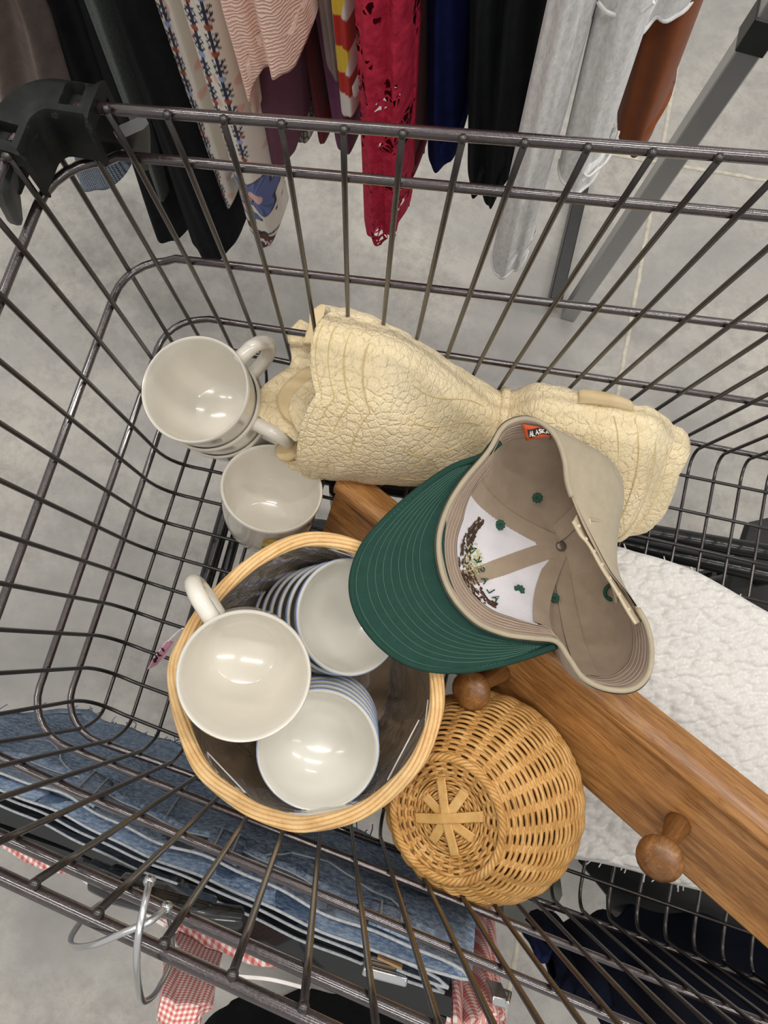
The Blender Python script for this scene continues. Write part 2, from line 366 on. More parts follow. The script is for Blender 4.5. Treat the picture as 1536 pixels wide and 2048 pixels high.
stack((7.26,-1.16,5.7),(.47,.15),6,.6,['white blue-rimmed bowl topping the leaning stack half under the green brim','second white blue-rimmed bowl down in the leaning stack under the cap brim','third white blue-rimmed bowl down in the leaning stack under the cap brim','fourth white blue-rimmed bowl down in the leaning stack under the cap brim','white blue-rimmed bowl low in the leaning stack under the cap brim, nearly hidden'],'blue-rimmed bowls stacked under the cap brim',(-.012,0))
stack((7.33,-4.74,6.0),(.02,-.19),6,.46,['white blue-rimmed bowl topping the stack in front of the mug with the handle','second white blue-rimmed bowl down in the stack in front of the mug with the handle','third white blue-rimmed bowl down in the stack in front of the mug with the handle','fourth white blue-rimmed bowl down in the stack in front of the mug with the handle','white blue-rimmed bowl low in the front stack of the wicker basket, nearly hidden'],'blue-rimmed bowls stacked at the front of the wicker basket',(0,.0))
# ================================================================ lined wicker basket
def wick(name,a,b,c,sc=1):
    q=N(name); v=q.co(); f=q.noise(v,60,5,.7); g=q.noise(v,420,3,.7)
    col=q.ramp(f,[(.25,a),(.5,b),(.75,c)])
    return q.set(col,.5,0,q.bump(g,.35,.0006),Specular_IOR_Level=.4)
CANE=wick('pale_cane','#c99a5e','#dcb67e','#e8c793'); CANE2=wick('honey_cane','#a3763f','#c49555','#dbb377'); DARKC=wick('brown_cane','#9c744a','#b98f60','#cda677')
BC=np.array([6.5,-2.98,6.4]); bn=np.array([.04,0,1.]); bn/=np.linalg.norm(bn)
basket=thing('wicker_basket','round pale wicker basket lined with clear plastic and filled with bowls','basket',(6.2,-3,.3))
# rim outline fitted round the bowls: radius by direction (x right, y away)
angs=np.radians([0,45,90,135,180,225,240,270,315,360]); 
def rimpt(px,py): return at(px,py,6.4)-BC
ctrl=[(886,1380),(868,1262),(818,1168),(738,1095),(622,1069),(520,1108),(433,1182),(370,1270),(343,1363),(388,1526),(471,1609),(545,1647),(622,1660),(735,1630),(830,1549),(874,1462)]
cp=np.array([rimpt(*p) for p in ctrl]); loop=spline(cp,12,True); ang=np.arctan2(loop[:,1],loop[:,0]); o_=np.argsort(ang); ang,rad=ang[o_],np.linalg.norm(loop[o_,:2],axis=1)
def rimr(t): 
    t=(np.asarray(t)+pi)%(2*pi)-pi; return np.interp(t,np.r_[ang-2*pi,ang,ang+2*pi],np.r_[rad,rad,rad])
def bpt(t,rr,z):   # around the basket: direction t, radius factor rr, height below the rim z
    r=rimr(t)*rr; return np.stack([BC[0]+r*np.cos(t)-.04*z*0,BC[1]+r*np.sin(t),BC[2]-.05*r*np.cos(t)+z],-1)
tt=np.linspace(0,2*pi,240,endpoint=False)
b=MB()
for k in range(8):   # rim of twisted rods
    ph=k*2*pi/8; tw=tt*2+ph; rr=.965+.038*np.cos(tw); zz=.0+.16*np.sin(tw)
    b.tube(bpt(tt,rr,zz),.064,8,closed=True)
b.build('woven_rim',CANE,basket,angle=180)
tag(basket.children[-1],'rim of twisted pale cane rods')
b=MB(); NR=26
for k in range(NR):
    z=-.25-k*.225; s=(-z)/6.0; fac=.985-.2*s**1.3; w=.012*np.cos(tt*30+pi*(k%2)); b.tube(bpt(tt,fac+w,z),.1,6,closed=True)
b.build('woven_side',DARKC,basket,angle=180)
b=MB()
for k in range(30):
    a=k*2*pi/30+.0524; P=[bpt(np.array(a),.985-.2*(s)**1.3,-.1-5.9*s) for s in np.linspace(0,1,8)]; b.tube(P,.11,6)
b.build('stakes',DARKC,basket)
b=MB(); R=[bpt(tt,f_,-5.95) for f_ in (.76,.5,.25,.02)]; b.grid(R,cv=True); b.build('base',DARKC,basket,solid=.15)
q=N('clear_liner_plastic'); v=q.co(); tr=q.n('ShaderNodeBsdfTransparent'); gl=q.n('ShaderNodeBsdfGlossy'); gl.inputs['Roughness'].default_value=.12
df=q.n('ShaderNodeBsdfTranslucent'); d0=q.n('ShaderNodeBsdfDiffuse'); d0.inputs[0].default_value=lin('#f0d9ba'); df.inputs[0].default_value=lin('#f0d9ba')
fr=q.n('ShaderNodeFresnel'); fr.inputs[0].default_value=1.5
nb=q.bump(q.noise(v,14,4,.6,1.5),.8,.006); 
for x in (gl,d0,fr): q.l(nb,x.inputs['Normal'])
m1=q.n('ShaderNodeMixShader'); m1.inputs[0].default_value=.55; q.l(tr.outputs[0],m1.inputs[1]); q.l(d0.outputs[0],m1.inputs[2])
m2=q.n('ShaderNodeMixShader'); q.l(q.math('ADD',q.math('MULTIPLY',fr.outputs[0],.8,True),.03,True),m2.inputs[0]); q.l(m1.outputs[0],m2.inputs[1]); q.l(gl.outputs[0],m2.inputs[2]); q.l(m2.outputs[0],q.out.inputs[0]); LINER=q.m
b=MB(); R=[]
t2=np.linspace(0,2*pi,200,endpoint=False)
for s in np.linspace(0,1,26):
    fac=.925-.2*s**1.2+ (.012*np.sin(t2*7+s*4)+.008*np.sin(t2*17+1-s*6)+.006*np.sin(t2*29+s*9))*(.1+.9*s)
    R.append(bpt(t2,fac,-.12-5.6*s+.12*np.sin(t2*5)*(1-s)))
for f_ in (.5,.2,.01): R.append(bpt(t2,f_,-5.75))
b.grid(R,cv=True); b.build('plastic_liner',LINER,basket,angle=180); tag(basket.children[-1],'crinkled clear plastic liner')
CLIP=N('liner_fold_plastic'); CLIP.set('#f2f0ec',.15,0,Transmission_Weight=.3)
b=MB()
for (p,q_) in (((512,1118),(440,1170)),((655,1096),(702,1112)),((410,1500),(505,1600)),((838,1440),(775,1560)),((856,1400),(848,1470))):
    P=[at(p[0]+(q_[0]-p[0])*s,p[1]+(q_[1]-p[1])*s,5.9+.15*math.sin(3*s)) for s in np.linspace(0,1,8)]; MB().tube(P,.018,5).build('liner_crease',CLIP.m,basket)
# price tag hanging on the basket
PINK=plain('pink_card','#dba6bd',.7,0,.05,60); INK=plain('black_ink','#2a2426',.7,0,.05,60)
zt_=4.6; ta=[at(*p,zz) for p,zz in (((334,1281),4.9),((347,1283),4.7),((331,1312),4.3),((314,1329),4.1),((296,1338),4.2),((306,1318),4.5))]
tagp=thing('price_tag','pink card price tag hanging outside the left edge of the lined wicker basket','price tag',ta[3])
b=MB(); b.add(ta,[tuple(range(6))]); b.build('card',PINK,tagp,solid=.03,smooth=False)
b=MB(); P=spline([at(336,1283,4.85),at(345,1274,5.3),at(358,1262,5.9),at(366,1257,6.35)],6); b.tube(P,.025,5); b.build('string',plain('white_thread','#e6e2dc',.8),tagp)
b=MB(); c0=(ta[0]+ta[5])/2
def onTag(u,v_): return (ta[0]*(1-u)+ta[5]*u)*(1-v_)+(ta[1]*(1-u)+ta[3]*u)*v_+np.array([-.02,-.02,.05])
for u0,v0,u1,v1 in ((.35,.2,.42,.75),(.6,.1,.66,.5),(.66,.5,.6,.8),(.75,.15,.8,.6),(.8,.6,.86,.2),(.86,.2,.9,.7),(.92,.2,.97,.6)):
    b.tube([onTag(u0,v0),onTag(u1,v1)],.03,5)
b.build('handwritten_price',INK,tagp)
# ================================================================ upturned wicker basket
wc=at(980,1577,3.3); wn=np.array([-.6,-.26,1.]); wn/=np.linalg.norm(wn); WRAD=2.86; WH=3.3
wb=thing('wicker_basket','honey-coloured wicker basket turned upside down, its woven base facing up','basket',(wc[0],wc[1],.5))
e1=np.cross([0,1,0],wn); e1/=np.linalg.norm(e1); e2=np.cross(wn,e1)
pr=spline([(2.62,0),(2.82,.35),(2.82,.9),(2.6,1.6),(2.25,2.25),(1.85,2.75),(1.62,2.98),(1.5,3.08),(1.3,3.0),(1.0,2.92),(.5,2.9),(.12,2.9)],14)
L=np.r_[0,np.cumsum(np.linalg.norm(np.diff(pr,axis=0),axis=1))]; 
def prof_at(s): return np.interp(s,L,pr[:,0]),np.interp(s,L,pr[:,1])
def wpt(t,r,h): 
    t=np.asarray(t,float); return wc+(r*np.cos(t))[...,None]*e1+(r*np.sin(t))[...,None]*e2+(h*wn if np.ndim(h)==0 else np.asarray(h)[...,None]*wn)
NS=26; tt=np.linspace(0,2*pi,NS*10,endpoint=False)
b=MB(); s=.32; k=0
ends=[]
while s<L[-1]-.15:
    r,h=prof_at(s); r2,h2=prof_at(s+.02); d=np.array([r2-r,h2-h]); d/=np.linalg.norm(d)+1e-9; nr,nh=d[1],-d[0]
    amp=.05 if r>1.1 else .028
    par=pi*(k%2); wv=amp*np.cos(tt*NS/2+par); 
    jit=.012*np.sin(tt*3+k*1.7)
    b.tube(wpt(tt,r+nr*(wv)+jit*d[0],h+nh*wv+jit*d[1]),.05 if r>1.1 else .038,5,closed=True)
    s+=.088 if r>1.1 else .07; k+=1
b.build('weave',CANE2,wb,angle=180)
b=MB()
for k in range(NS):   # flat stakes
    a=(k+.5)*2*pi/NS+.0; P=[];Q=[]
    rows=[]
    for s in np.linspace(.2,L[-1]-.9,24):
        r,h=prof_at(s); r2,h2=prof_at(s+.02); d=np.array([r2-r,h2-h]); d/=np.linalg.norm(d); nr,nh=d[1],-d[0]
        hwid=.1*min(1,r/1.6); row=[]
        for w in (-1,-.5,0,.5,1): 
            aa=a+w*hwid/max(r,.3); row.append(wpt(np.array(aa),r+nr*.012,h+nh*.012))
        rows.append(row)
    b.grid(rows)
b.build('flat_stakes',CANE2,wb,solid=.03)
def ringtube(b,r,h,rad,tw,n,amp):
    for k in range(n):
        ph=k*2*pi/n; b.tube(wpt(tt,r+amp*np.cos(tt*tw+ph),h+amp*np.sin(tt*tw+ph)),rad,6,closed=True)
b=MB(); ringtube(b,2.66,.1,.06,14,5,.11); ringtube(b,2.8,.42,.045,18,3,.06); b.build('braided_rim',CANE2,wb,angle=180)
b=MB(); ringtube(b,1.55,3.1,.05,16,4,.07); b.build('foot_ring',CANE2,wb,angle=180)
STRIP=wick('pale_split_cane','#b98d4c','#cda262','#dcb67c')
for k,(a,l,hh) in enumerate(((.35,1.15,.05),(1.15,1.0,.02),(1.95,1.15,.035),(2.75,.95,.0))):
    rows=[]
    for s in np.linspace(-l,l,21):
        lift=.09*math.cos(min(abs(s)*2.2,pi/2))+hh-.13*(1 if abs(s)>l-.12 else 0); rows.append([wpt(np.array(math.atan2(w,s)+a),math.hypot(w,s),2.96+lift) for w in (-.13,-.09,0,.09,.13)])
    MB().grid(rows).build('base_strip',STRIP,wb,solid=.045)
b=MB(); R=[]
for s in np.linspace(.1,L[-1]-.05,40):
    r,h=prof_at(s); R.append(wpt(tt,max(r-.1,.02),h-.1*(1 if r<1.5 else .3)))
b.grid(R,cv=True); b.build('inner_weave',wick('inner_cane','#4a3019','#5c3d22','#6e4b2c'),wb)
# ================================================================ wooden peg rack
def wood(name,a,b_,c,D):
    q=N(name); v0=q.co()
    # object coordinates rotated so that x runs along the board
    yaw=math.atan2(D[1],D[0]); pit=math.asin(D[2])
    mp=q.n('ShaderNodeMapping'); mp.vector_type='TEXTURE'; q.l(v0,mp.inputs[0]); mp.inputs['Rotation'].default_value=(.84,-pit,yaw)
    mp2=q.n('ShaderNodeMapping'); q.l(mp.outputs[0],mp2.inputs[0]); mp2.inputs['Scale'].default_value=(.9,13,13); v=mp2.outputs[0]
    f=q.noise(v,9,6,.7,.8); g=q.noise(v,52,5,.7,.3); w=q.wave(v,.9,9,4,1.2,'Y')
    c1=q.ramp(f,[(.3,a),(.5,b_),(.7,c)]); c2=q.mix(q.math('MULTIPLY',q.ramp(g,[(.5,(0,0,0)),(.62,(1,1,1))]),.7),c1,a); c3=q.mix(q.math('MULTIPLY',w,.28),c2,'#5f3b1a')
    return q.set(c3,.38,0,q.bump(g,.15,.0005),Coat_Weight=.15,Coat_Roughness=.3)
BP=np.array([5.665,2.832,1.989]); BD=np.array([.826,-.440,.353]); BB=np.array([.080,.711,.698]); BN=np.array([-.558,-.549,.623])
BD/=np.linalg.norm(BD); BB-=BD*(BB@BD); BB/=np.linalg.norm(BB); BN=np.cross(BD,BB)
OAK=wood('varnished_oak','#744a26','#aa7843','#c5945c',BD)
rack=thing('wooden_peg_rack','brown wooden peg rack with rounded ledge and turned pegs lying across the trolley','peg rack',BP+10*BD-1*BB-.5*BN)
def T(s,bb,n): return BP+s*BD+bb*BB+n*BN
LEN=19.5
def extr(name,prof,s0,s1,bev=0,parent=rack,cut=0):
    rows=[]
    for s in [s0]+list(np.linspace(s0+.12,s1-.12,12))+[s1]:
        e=.06 if s in (s0,s1) else 0; pc=np.mean(prof,axis=0); rows.append([T(s,p[0]-(p[0]-pc[0])*e,p[1]-(p[1]-pc[1])*e) for p in prof])
    b=MB().grid(rows,cv=True); n=len(prof); b.f.append(tuple(range(n))); b.f.append(tuple(range((len(rows)-1)*n,len(rows)*n))[::-1]); b.mi+=[0,0]
    return b.build(name,OAK,parent,angle=35)
extr('board',[(-2.6,-.06),(-2.52,0),(-.06,0),(0,-.05),(0,-.6),(-2.55,-.6),(-2.63,-.5),(-2.63,-.15)],0,LEN)
a_=np.linspace(-.2,pi+.2,12)
extr('ledge',[(.02,-.6),(.02,.02),(.05,.12)]+[(.4-.32*math.cos(x),.16+.2*math.sin(x)) for x in np.linspace(.1,pi*.75,9)]+[(.78,.1),(.82,-.1),(.8,-.6)],.12,LEN+.1)
for k,s in enumerate((7.796,13.818)):
    P=[];R_=[]
    for h,r in ((-.05,.3),(.0,.34),(.25,.31),(.6,.25),(1.0,.22),(1.35,.24),(1.5,.28),(1.56,.36),(1.66,.5),(1.8,.57),(1.95,.55),(2.08,.42),(2.15,.24),(2.17,.03)):
        P.append(T(s,-1.31,0)+h*(BN+.22*BB)); R_.append(r)
    MB().tube(P,R_,20).build('peg',wood('peg_wood_%d'%k,'#63401f','#865a30','#a57544',BN),rack,angle=180)
# ================================================================ quilted placemat bundle
q=N('yellow_quilt'); v=q.co()
v2=q.co((1,1,1)); cr=q.vor(v2,105,'DISTANCE_TO_EDGE'); cr2=q.vor(q.co((1.6,1,1)),230,'DISTANCE_TO_EDGE')
l1=q.ramp(cr,[(0,(0,0,0)),(.12,(.6,.6,.6)),(.5,(1,1,1))]); l2=q.ramp(cr2,[(0,(0,0,0)),(.25,(1,1,1))])
col=q.mix(q.math('MULTIPLY',q.math('SUBTRACT',1.0,l1),.2),q.ramp(q.noise(v,18,4),[(.3,'#ecdab0'),(.7,'#f4e5c2')]),'#cfb780')
nb=q.bump(l1,.6,.0016,q.bump(l2,.5,.0009,q.bump(q.noise(v,26,4),.6,.004)))
QUILT=q.set(col,.92,0,nb,Specular_IOR_Level=.1,Sheen_Weight=.2)
q=N('quilt_lining'); v=q.co(); QLIN=q.set(q.ramp(q.noise(v,20,4),[(.3,'#d2bb90'),(.7,'#e2cea6')]),.95,0,q.bump(q.noise(v,90,4),.7,.002),Specular_IOR_Level=.1)
sil=[((668,630),(632,934),2.0,1.75),((720,640),(672,936),2.0,1.75),((800,685),(765,940),1.95,1.65),((880,730),(850,945),1.85,1.5),((950,770),(925,935),1.75,1.3),((1012,800),(985,912),1.7,1.05),((1075,785),(1040,925),1.75,1.1),((1160,795),(1105,985),1.8,1.15),((1240,808),(1172,1045),1.85,1.15),((1310,822),(1222,1078),1.85,.95),((1350,850),(1258,1068),1.8,.62)]
ST=[]
for a,b_,zc,h in sil:
    B=at(*b_,1.5); yw=None
    for z_ in np.linspace(.8,7,300):   # far edge leans on the far side of the trolley
        A=at(*a,z_)
        if A[1]<hw(A[0],z_)-.75: break
    A=at(*a,max(z_,2.0)); ST.append((A,B,h))
SA=spline(np.array([np.r_[a,b_,h] for a,b_,h in ST]),9)
axis=(SA[-1,:3]+SA[-1,3:6]-SA[0,:3]-SA[0,3:6])/2; axis[2]=0; axis/=np.linalg.norm(axis)
def shell(k,t,fr=1,dz=0,extra=0):   # station row k, direction t (0 = far side), scale fr, extra shift along the axis
    A,B,h=SA[k,:3],SA[k,3:6],SA[k,6]; c=(A+B)/2; hwv=(A-B)/2
    ct,st=np.cos(t),np.sin(t); sq=np.abs(ct)**.85*np.sign(ct)
    upv=np.cross(axis,hwv); upv/=np.linalg.norm(upv); upv=upv if upv[2]>0 else -upv; p=c+fr*(sq[:,None]*hwv+(st*h)[:,None]*upv); p[:,2]=np.maximum(p[:,2]+dz,.22)
    return p+axis*np.broadcast_to(np.asarray(extra),t.shape)[:,None]
tq=np.linspace(0,2*pi,120,endpoint=False)
bund=thing('quilted_placemat_roll','roll of pale yellow quilted placemats tied at the waist, scalloped edges','placemats',(SA[40,0],SA[40,1],.2),None)
R=[]
NSA=len(SA)
sc=.42*np.abs(np.sin(tq*2.5+.35))**.7
for i,f_ in enumerate((1,.8,.6,.4,.2)): R.append(shell(0,tq,1.0,0,-(sc)*f_-.0))
def ruff(k): 
    return 1+.018*np.sin(k*.9+tq*5)+.012*np.sin(k*.35+tq*11)
for k in range(NSA): R.append(shell(k,tq,1)+ (ruff(k)-1)[:,None]*1.6*np.stack([0*tq,np.cos(tq),np.sin(tq)],1))
e_=.38*np.abs(np.sin(tq*2.2+.5))**.8
for s,f_ in ((.22,.97),(.42,.9),(.58,.78),(.6,.55),(.55,.2),(.55,.01)): R.append(shell(NSA-1,tq,f_,0,s+e_*s*.5))
MB().grid(R,cv=True).build('outer_placemat',QUILT,bund,angle=180,solid=.22,off=-1)
for j,(edge,z_,mt) in enumerate((([(640,612),(626,622),(619,632),(618,648),(612,668),(606,690)],4.6,1),([(600,640),(578,664),(577,684),(583,712),(578,735),(545,758),(520,782),(511,806),(517,832),(545,852),(572,868),(590,884)],3.6,0),([(616,735),(590,752),(565,776),(554,800),(562,826),(582,846)],3.95,1),([(632,750),(604,772),(583,796),(577,818),(584,844),(596,866)],4.2,0),([(590,866),(565,880),(551,897),(553,912),(572,916),(590,924)],2.5,1),([(600,905),(575,914),(566,922),(576,931),(600,936)],2.0,0))):
    E_=spline(np.array([at(*p,z_) for p in edge]),6); R=[]
    for s in np.linspace(0,1,12): R.append(E_+axis*(1.7*s)+np.array([0,0,1.])*(.22*math.sin(pi*min(s*1.2,1))-.35*s)+ (np.array(E_).mean(0)-E_)*np.array([.25,.25,.1])*s)
    MB().grid(R).build('inner_placemat',[QLIN if mt else QUILT],bund,angle=180,solid=.27,sub=1)
SEAM=plain('quilting_thread','#d9c591',.9)
for j in range(5):
    kk=3+4*j; tj=np.linspace(.25,2.9,70); amp_=.45*np.abs(np.sin(tj*2.5+.35))**.8
    P=shell(kk,tj,1.005)-axis*amp_[:,None]; MB().tube(P,.016,4).build('quilting_line',SEAM,bund)
for f_ in (.55,1.0,1.45,1.9,2.3):
    P=np.array([shell(k,np.array([f_+.1*math.sin(k*.3)]),1.004)[0] for k in range(22,40)]); MB().tube(P,.015,4).build('quilting_line',SEAM,bund)
for j in range(4):
    tj=np.linspace(.4,2.7,60); P=shell(NSA-4-5*j,tj,1.004)+axis*(.4*np.sin((tj-.4)/2.3*pi)-.2)[:,None]; MB().tube(P,.016,4).build('quilting_line',SEAM,bund)
k0=45
P=shell(k0,tq,1.03); MB().tube(P,.16,8,closed=True,flat=1).build('waist_tie',QUILT,bund,angle=180)
# folded-over layer at the far right edge
tj=np.linspace(-.3,.22,30); R=[]
for s in np.linspace(0,1,14): R.append(shell(int(63+s*12),tj,1.0+.04*math.sin(pi*s),.02,0))
MB().grid(R).build('folded_edge',QLIN,bund,angle=180,solid=.14,sub=1)
# ================================================================ white bath mat
q=N('white_boucle'); v=q.co(); vo=q.vor(v,260); vo2=q.vor(v,500); n=q.noise(v,30,4)
q.set(q.ramp(vo,[(.1,'#e2e0dc'),(.6,'#d6d4d0')]),.97,0,q.bump(vo,-.7,.0014,q.bump(vo2,-.7,.0015,q.bump(n,.6,.004))),Specular_IOR_Level=.1,Sheen_Weight=.3); BOU=q.m
pol=[(1225,1092),(1275,1103),(1330,1118),(1390,1140),(1450,1172),(1536,1222),(1640,1275),(1760,1400),(1800,1600),(1760,1790),(1640,1850),(1500,1812),(1420,1788),(1340,1768),(1280,1747),(1200,1728),(1130,1716),(1085,1700),(1075,1600),(1090,1480),(1110,1350),(1150,1230),(1185,1120)]
po=spline(np.array([at(*p,.75) for p in pol]),10,True); pc=np.array([*at(1400,1450,.75)])
mat_=thing('bath_mat','white bobbly woven bath mat folded under the wooden peg rack','bath mat',(pc[0],pc[1],.15))
R=[]
prf=[(.985,.12),(1.0,.3),(1.005,.5),(.997,.7),(.985,.8),(.97,.86),(.94,.88),(.9,.86)]
for f_ in (.2,.6,.9): R.append(pc*[1,1,0]+(po-pc)*f_*[1,1,0]+[0,0,.1])
for f_,z in prf: R.append(pc*[1,1,0]+(po-pc)*[1,1,0]*f_+[0,0,z])
cell=np.array([.42,.26]); jit=rng.uniform(-.3,.3,(200,200,2)); hh=rng.uniform(.6,1.15,(200,200)); rot=rng.uniform(-.5,.5,(200,200))
def relief(X,Y):
    u=X*.9+Y*.43; w_=-X*.43+Y*.9; best=np.zeros_like(X)
    i0=np.floor(u/cell[0]).astype(int); j0=np.floor(w_/cell[1]).astype(int)
    for di in (-1,0,1):
        for dj in (-1,0,1):
            i=(i0+di)%200; j=(j0+dj)%200; cx=(i0+di+.5+.5*((j0+dj)%2)+jit[i,j,0])*cell[0]; cy=(j0+dj+.5+jit[i,j,1])*cell[1]
            a=rot[i,j]; dx=u-cx; dy=w_-cy; ex=(dx*np.cos(a)+dy*np.sin(a))/.3; ey=(-dx*np.sin(a)+dy*np.cos(a))/.15
            best=np.maximum(best,hh[i,j]*np.clip(1-ex**2-ey**2,0,1)**.5)
    return .2*best
gx=np.arange(po[:,0].min(),po[:,0].max(),.055); gy=np.arange(po[:,1].min(),po[:,1].max(),.055)
X,Y=np.meshgrid(gx,gy,indexing='ij'); dxy=np.stack([X-pc[0],Y-pc[1]],-1); an=np.arctan2(dxy[...,1],dxy[...,0]); pa_=np.arctan2(po[:,1]-pc[1],po[:,0]-pc[0]); pr_=np.hypot(po[:,0]-pc[0],po[:,1]-pc[1]); oo=np.argsort(pa_)
rr_=np.interp(an,np.r_[pa_[oo]-2*pi,pa_[oo],pa_[oo]+2*pi],np.tile(pr_[oo],3)); fr_=np.hypot(dxy[...,0],dxy[...,1])/rr_
Z=.84+relief(X,Y)*np.clip((1.0-fr_)*25,0,1)-.5*np.clip(fr_-.955,0,1)*8*0-.03*np.sin(X*.9)*0; Z=np.where(fr_>.95,Z-((fr_-.95)*14)**2*.5,Z)
keep=fr_<.985; b=MB(); ids=-np.ones(X.shape,int); ids[keep]=np.arange(keep.sum()); V_=np.stack([X,Y,Z],-1)[keep]; F_=[]
for i in range(X.shape[0]-1):
    for j in range(X.shape[1]-1):
        qd=(ids[i,j],ids[i+1,j],ids[i+1,j+1],ids[i,j+1])
        if min(qd)>=0: F_.append(qd)
b.grid(R,cv=True); b.add(V_,F_); b.build('pile',BOU,mat_,angle=180)
b=MB()
for k in range(26):
    i=rng.integers(0,len(po)); p=po[i]*[1,1,0]+[0,0,rng.uniform(.3,.85)]; d=(p-pc)*[1,1,0]; d/=np.linalg.norm(d); e=rng.normal(0,.5,3); L_=rng.uniform(.08,.2)
    b.tube([p-d*.05,p+d*L_*.5+e*.05,p+(d+e*.6)*L_],.02,4)
o=b.build('loose_threads',BOU,mat_); tag(o,kind='stuff')
# ================================================================ baseball cap
KHAKI=cloth('khaki_twill','#a89d87',.07,1500,.35,.9,40); KHIN=cloth('khaki_lining','#a3927f',.08,1400,.3,.95,38); BAND=cloth('sweatband_twill','#b09d8c',.06,1600,.35,.95,45)
WHT=cloth('white_backing','#dddbe0',.03,1600,.25,.95,30); GRN=cloth('green_twill','#25423a',.1,1800,.5,.85,60,120); GTH=plain('green_thread','#1f4a3b',.85,0,.2,200); STI=plain('pale_stitch','#46695d',.85)
RIM=[(1000,862,7.9),(975,905,7.8),(925,965,7.7),(893,1020,7.5),(877,1080,7.35),(884,1145,7.3),(910,1200,7.3),(955,1245,7.35),(1010,1268,7.45),(1065,1276,7.55),(1112,1283,7.75),(1138,1318,8.0),(1165,1355,8.25),(1210,1377,8.4),(1262,1378,8.45),(1294,1350,8.45),(1302,1300,8.4),(1290,1245,8.3),(1255,1190,8.15),(1215,1140,8.0),(1182,1082,7.95),(1157,1030,7.95),(1135,970,8.05),(1128,920,8.1),(1112,876,8.2),(1085,848,8.15),(1050,838,8.0),(1020,845,7.95)]
BUL=[0,0,0,0,0,0,0,0,0,0,0,0,0,0,0,.1,.15,.2,.45,.9,1.5,2.0,2.2,1.9,1.2,.4,.0,0]   # how far the cloth bellies out beyond the opening
rimW=np.array([at(x,y,z) for x,y,z in RIM]); NP=10
rimS=spline(rimW,NP,True); bulS=spline(np.array(BUL)[:,None],NP,True)[:,0].clip(0); NRIM=len(rimS)
APX=at(1122,1092,4.6); rc=rimS.mean(0)
outd=(at(1250,1000,6)-at(1150,1040,6)); outd/=np.linalg.norm(outd)
FRONT=np.interp(np.arange(NRIM)/NP,[0,1.5,3,8,10,11.5,28],[0,.3,1,1,.5,0,0])
TV=np.r_[np.linspace(0,1,34)]
def cap_pt(i,t,off=0.):
    r=rimS[i%NRIM]; s=math.sin(t*pi/2); kf=.62*FRONT[i%NRIM]; c=(1-math.cos(t*pi/2))*(1-kf)+kf*t
    p=np.array([r[0]+(APX[0]-r[0])*c,r[1]+(APX[1]-r[1])*c,r[2]+(APX[2]-r[2])*s])
    if p[2]<4.6: p[2]=4.6
    bl=bulS[i%NRIM]; p=p+outd*bl*math.sin(pi*min(t*1.15,1))**.8
    a=(i%NRIM)/NRIM*2*pi
    p=p+np.array([math.cos(a*3+t*5),math.sin(a*4+t*4),.6*math.sin(a*5-t*6)])*.045*math.sin(pi*t)
    bb_=(p-BP)@BB; ss_=(p-BP)@BD; dn=(p-BP)@BN
    if -2.8<bb_<.9 and dn<(.62 if bb_>-.1 else .2)+.1*abs(off): p=p+np.array([0,0,1.])*((.62 if bb_>-.1 else .2)+.1*abs(off)-dn)/BN[2]
    if off:
        ax=rc+(APX-rc)*(.15+.5*t)+np.array([0,0,.8]); d=ax-p; d/=np.linalg.norm(d); p=p+d*off
    return p
G=np.array([[cap_pt(i,t) for i in range(NRIM)] for t in TV])
GP=(G-CC)@CR.T; GPX=np.stack([768+CF*GP[...,0]/GP[...,2],1024+CF*GP[...,1]/GP[...,2]],-1)
def on_cap(px,py,off=.05,tmin=.1):
    d=((GPX-[px,py])**2).sum(-1)+0.0; d[TV<tmin]=1e9
    # inside surface that faces the opening: prefer the deeper sheet
    dep=GP[...,2]; cand=d<d.min()+30; k=np.argmax(np.where(cand,dep,-1)); a,b_=np.unravel_index(k,d.shape)
    # local refine
    base=cap_pt(b_,TV[a]); pb=proj(base); J=at(px,py,base[2])
    p=J; cdir=CC-p; cdir/=np.linalg.norm(cdir); return p+cdir*off
cap=thing('baseball_cap','khaki baseball cap with green brim lying upside down, lining showing','cap',(APX[0],APX[1],4.5))
MB().grid(G,cv=True).build('crown',KHIN,cap,angle=180)
GO=np.array([[cap_pt(i,t,-.1) for i in range(NRIM)] for t in TV[:-3]])
MB().grid(GO,cv=True).build('outer_shell',KHAKI,cap,angle=180)
def idx(k): return int(round(k*NP))
# sweatband all round except the strap opening
i0,i1=idx(21.6)-NRIM,idx(17.6); 
B_=[[cap_pt(i,t,.06) for i in range(i0+idx(3.2),i1)] for t in np.linspace(-.0,.2,8)]
b=MB().grid(B_); b.build('sweatband',BAND,cap,angle=180,solid=.06,off=1)
sb=cap.children[-1]
for tt_ in (.03,.065,.1,.135,.17): 
    P=[cap_pt(i,tt_,.115) for i in range(i0+idx(3.2),i1)]; MB().tube(P,.011,4).build('stitch_row',BAND,sb)
# binding on the opening edge
P=[rimS[i%NRIM]+np.array([0,0,.03]) for i in range(i0,i1)]; MB().tube(P,.07,7).build('edge_binding',KHAKI,cap,angle=180)
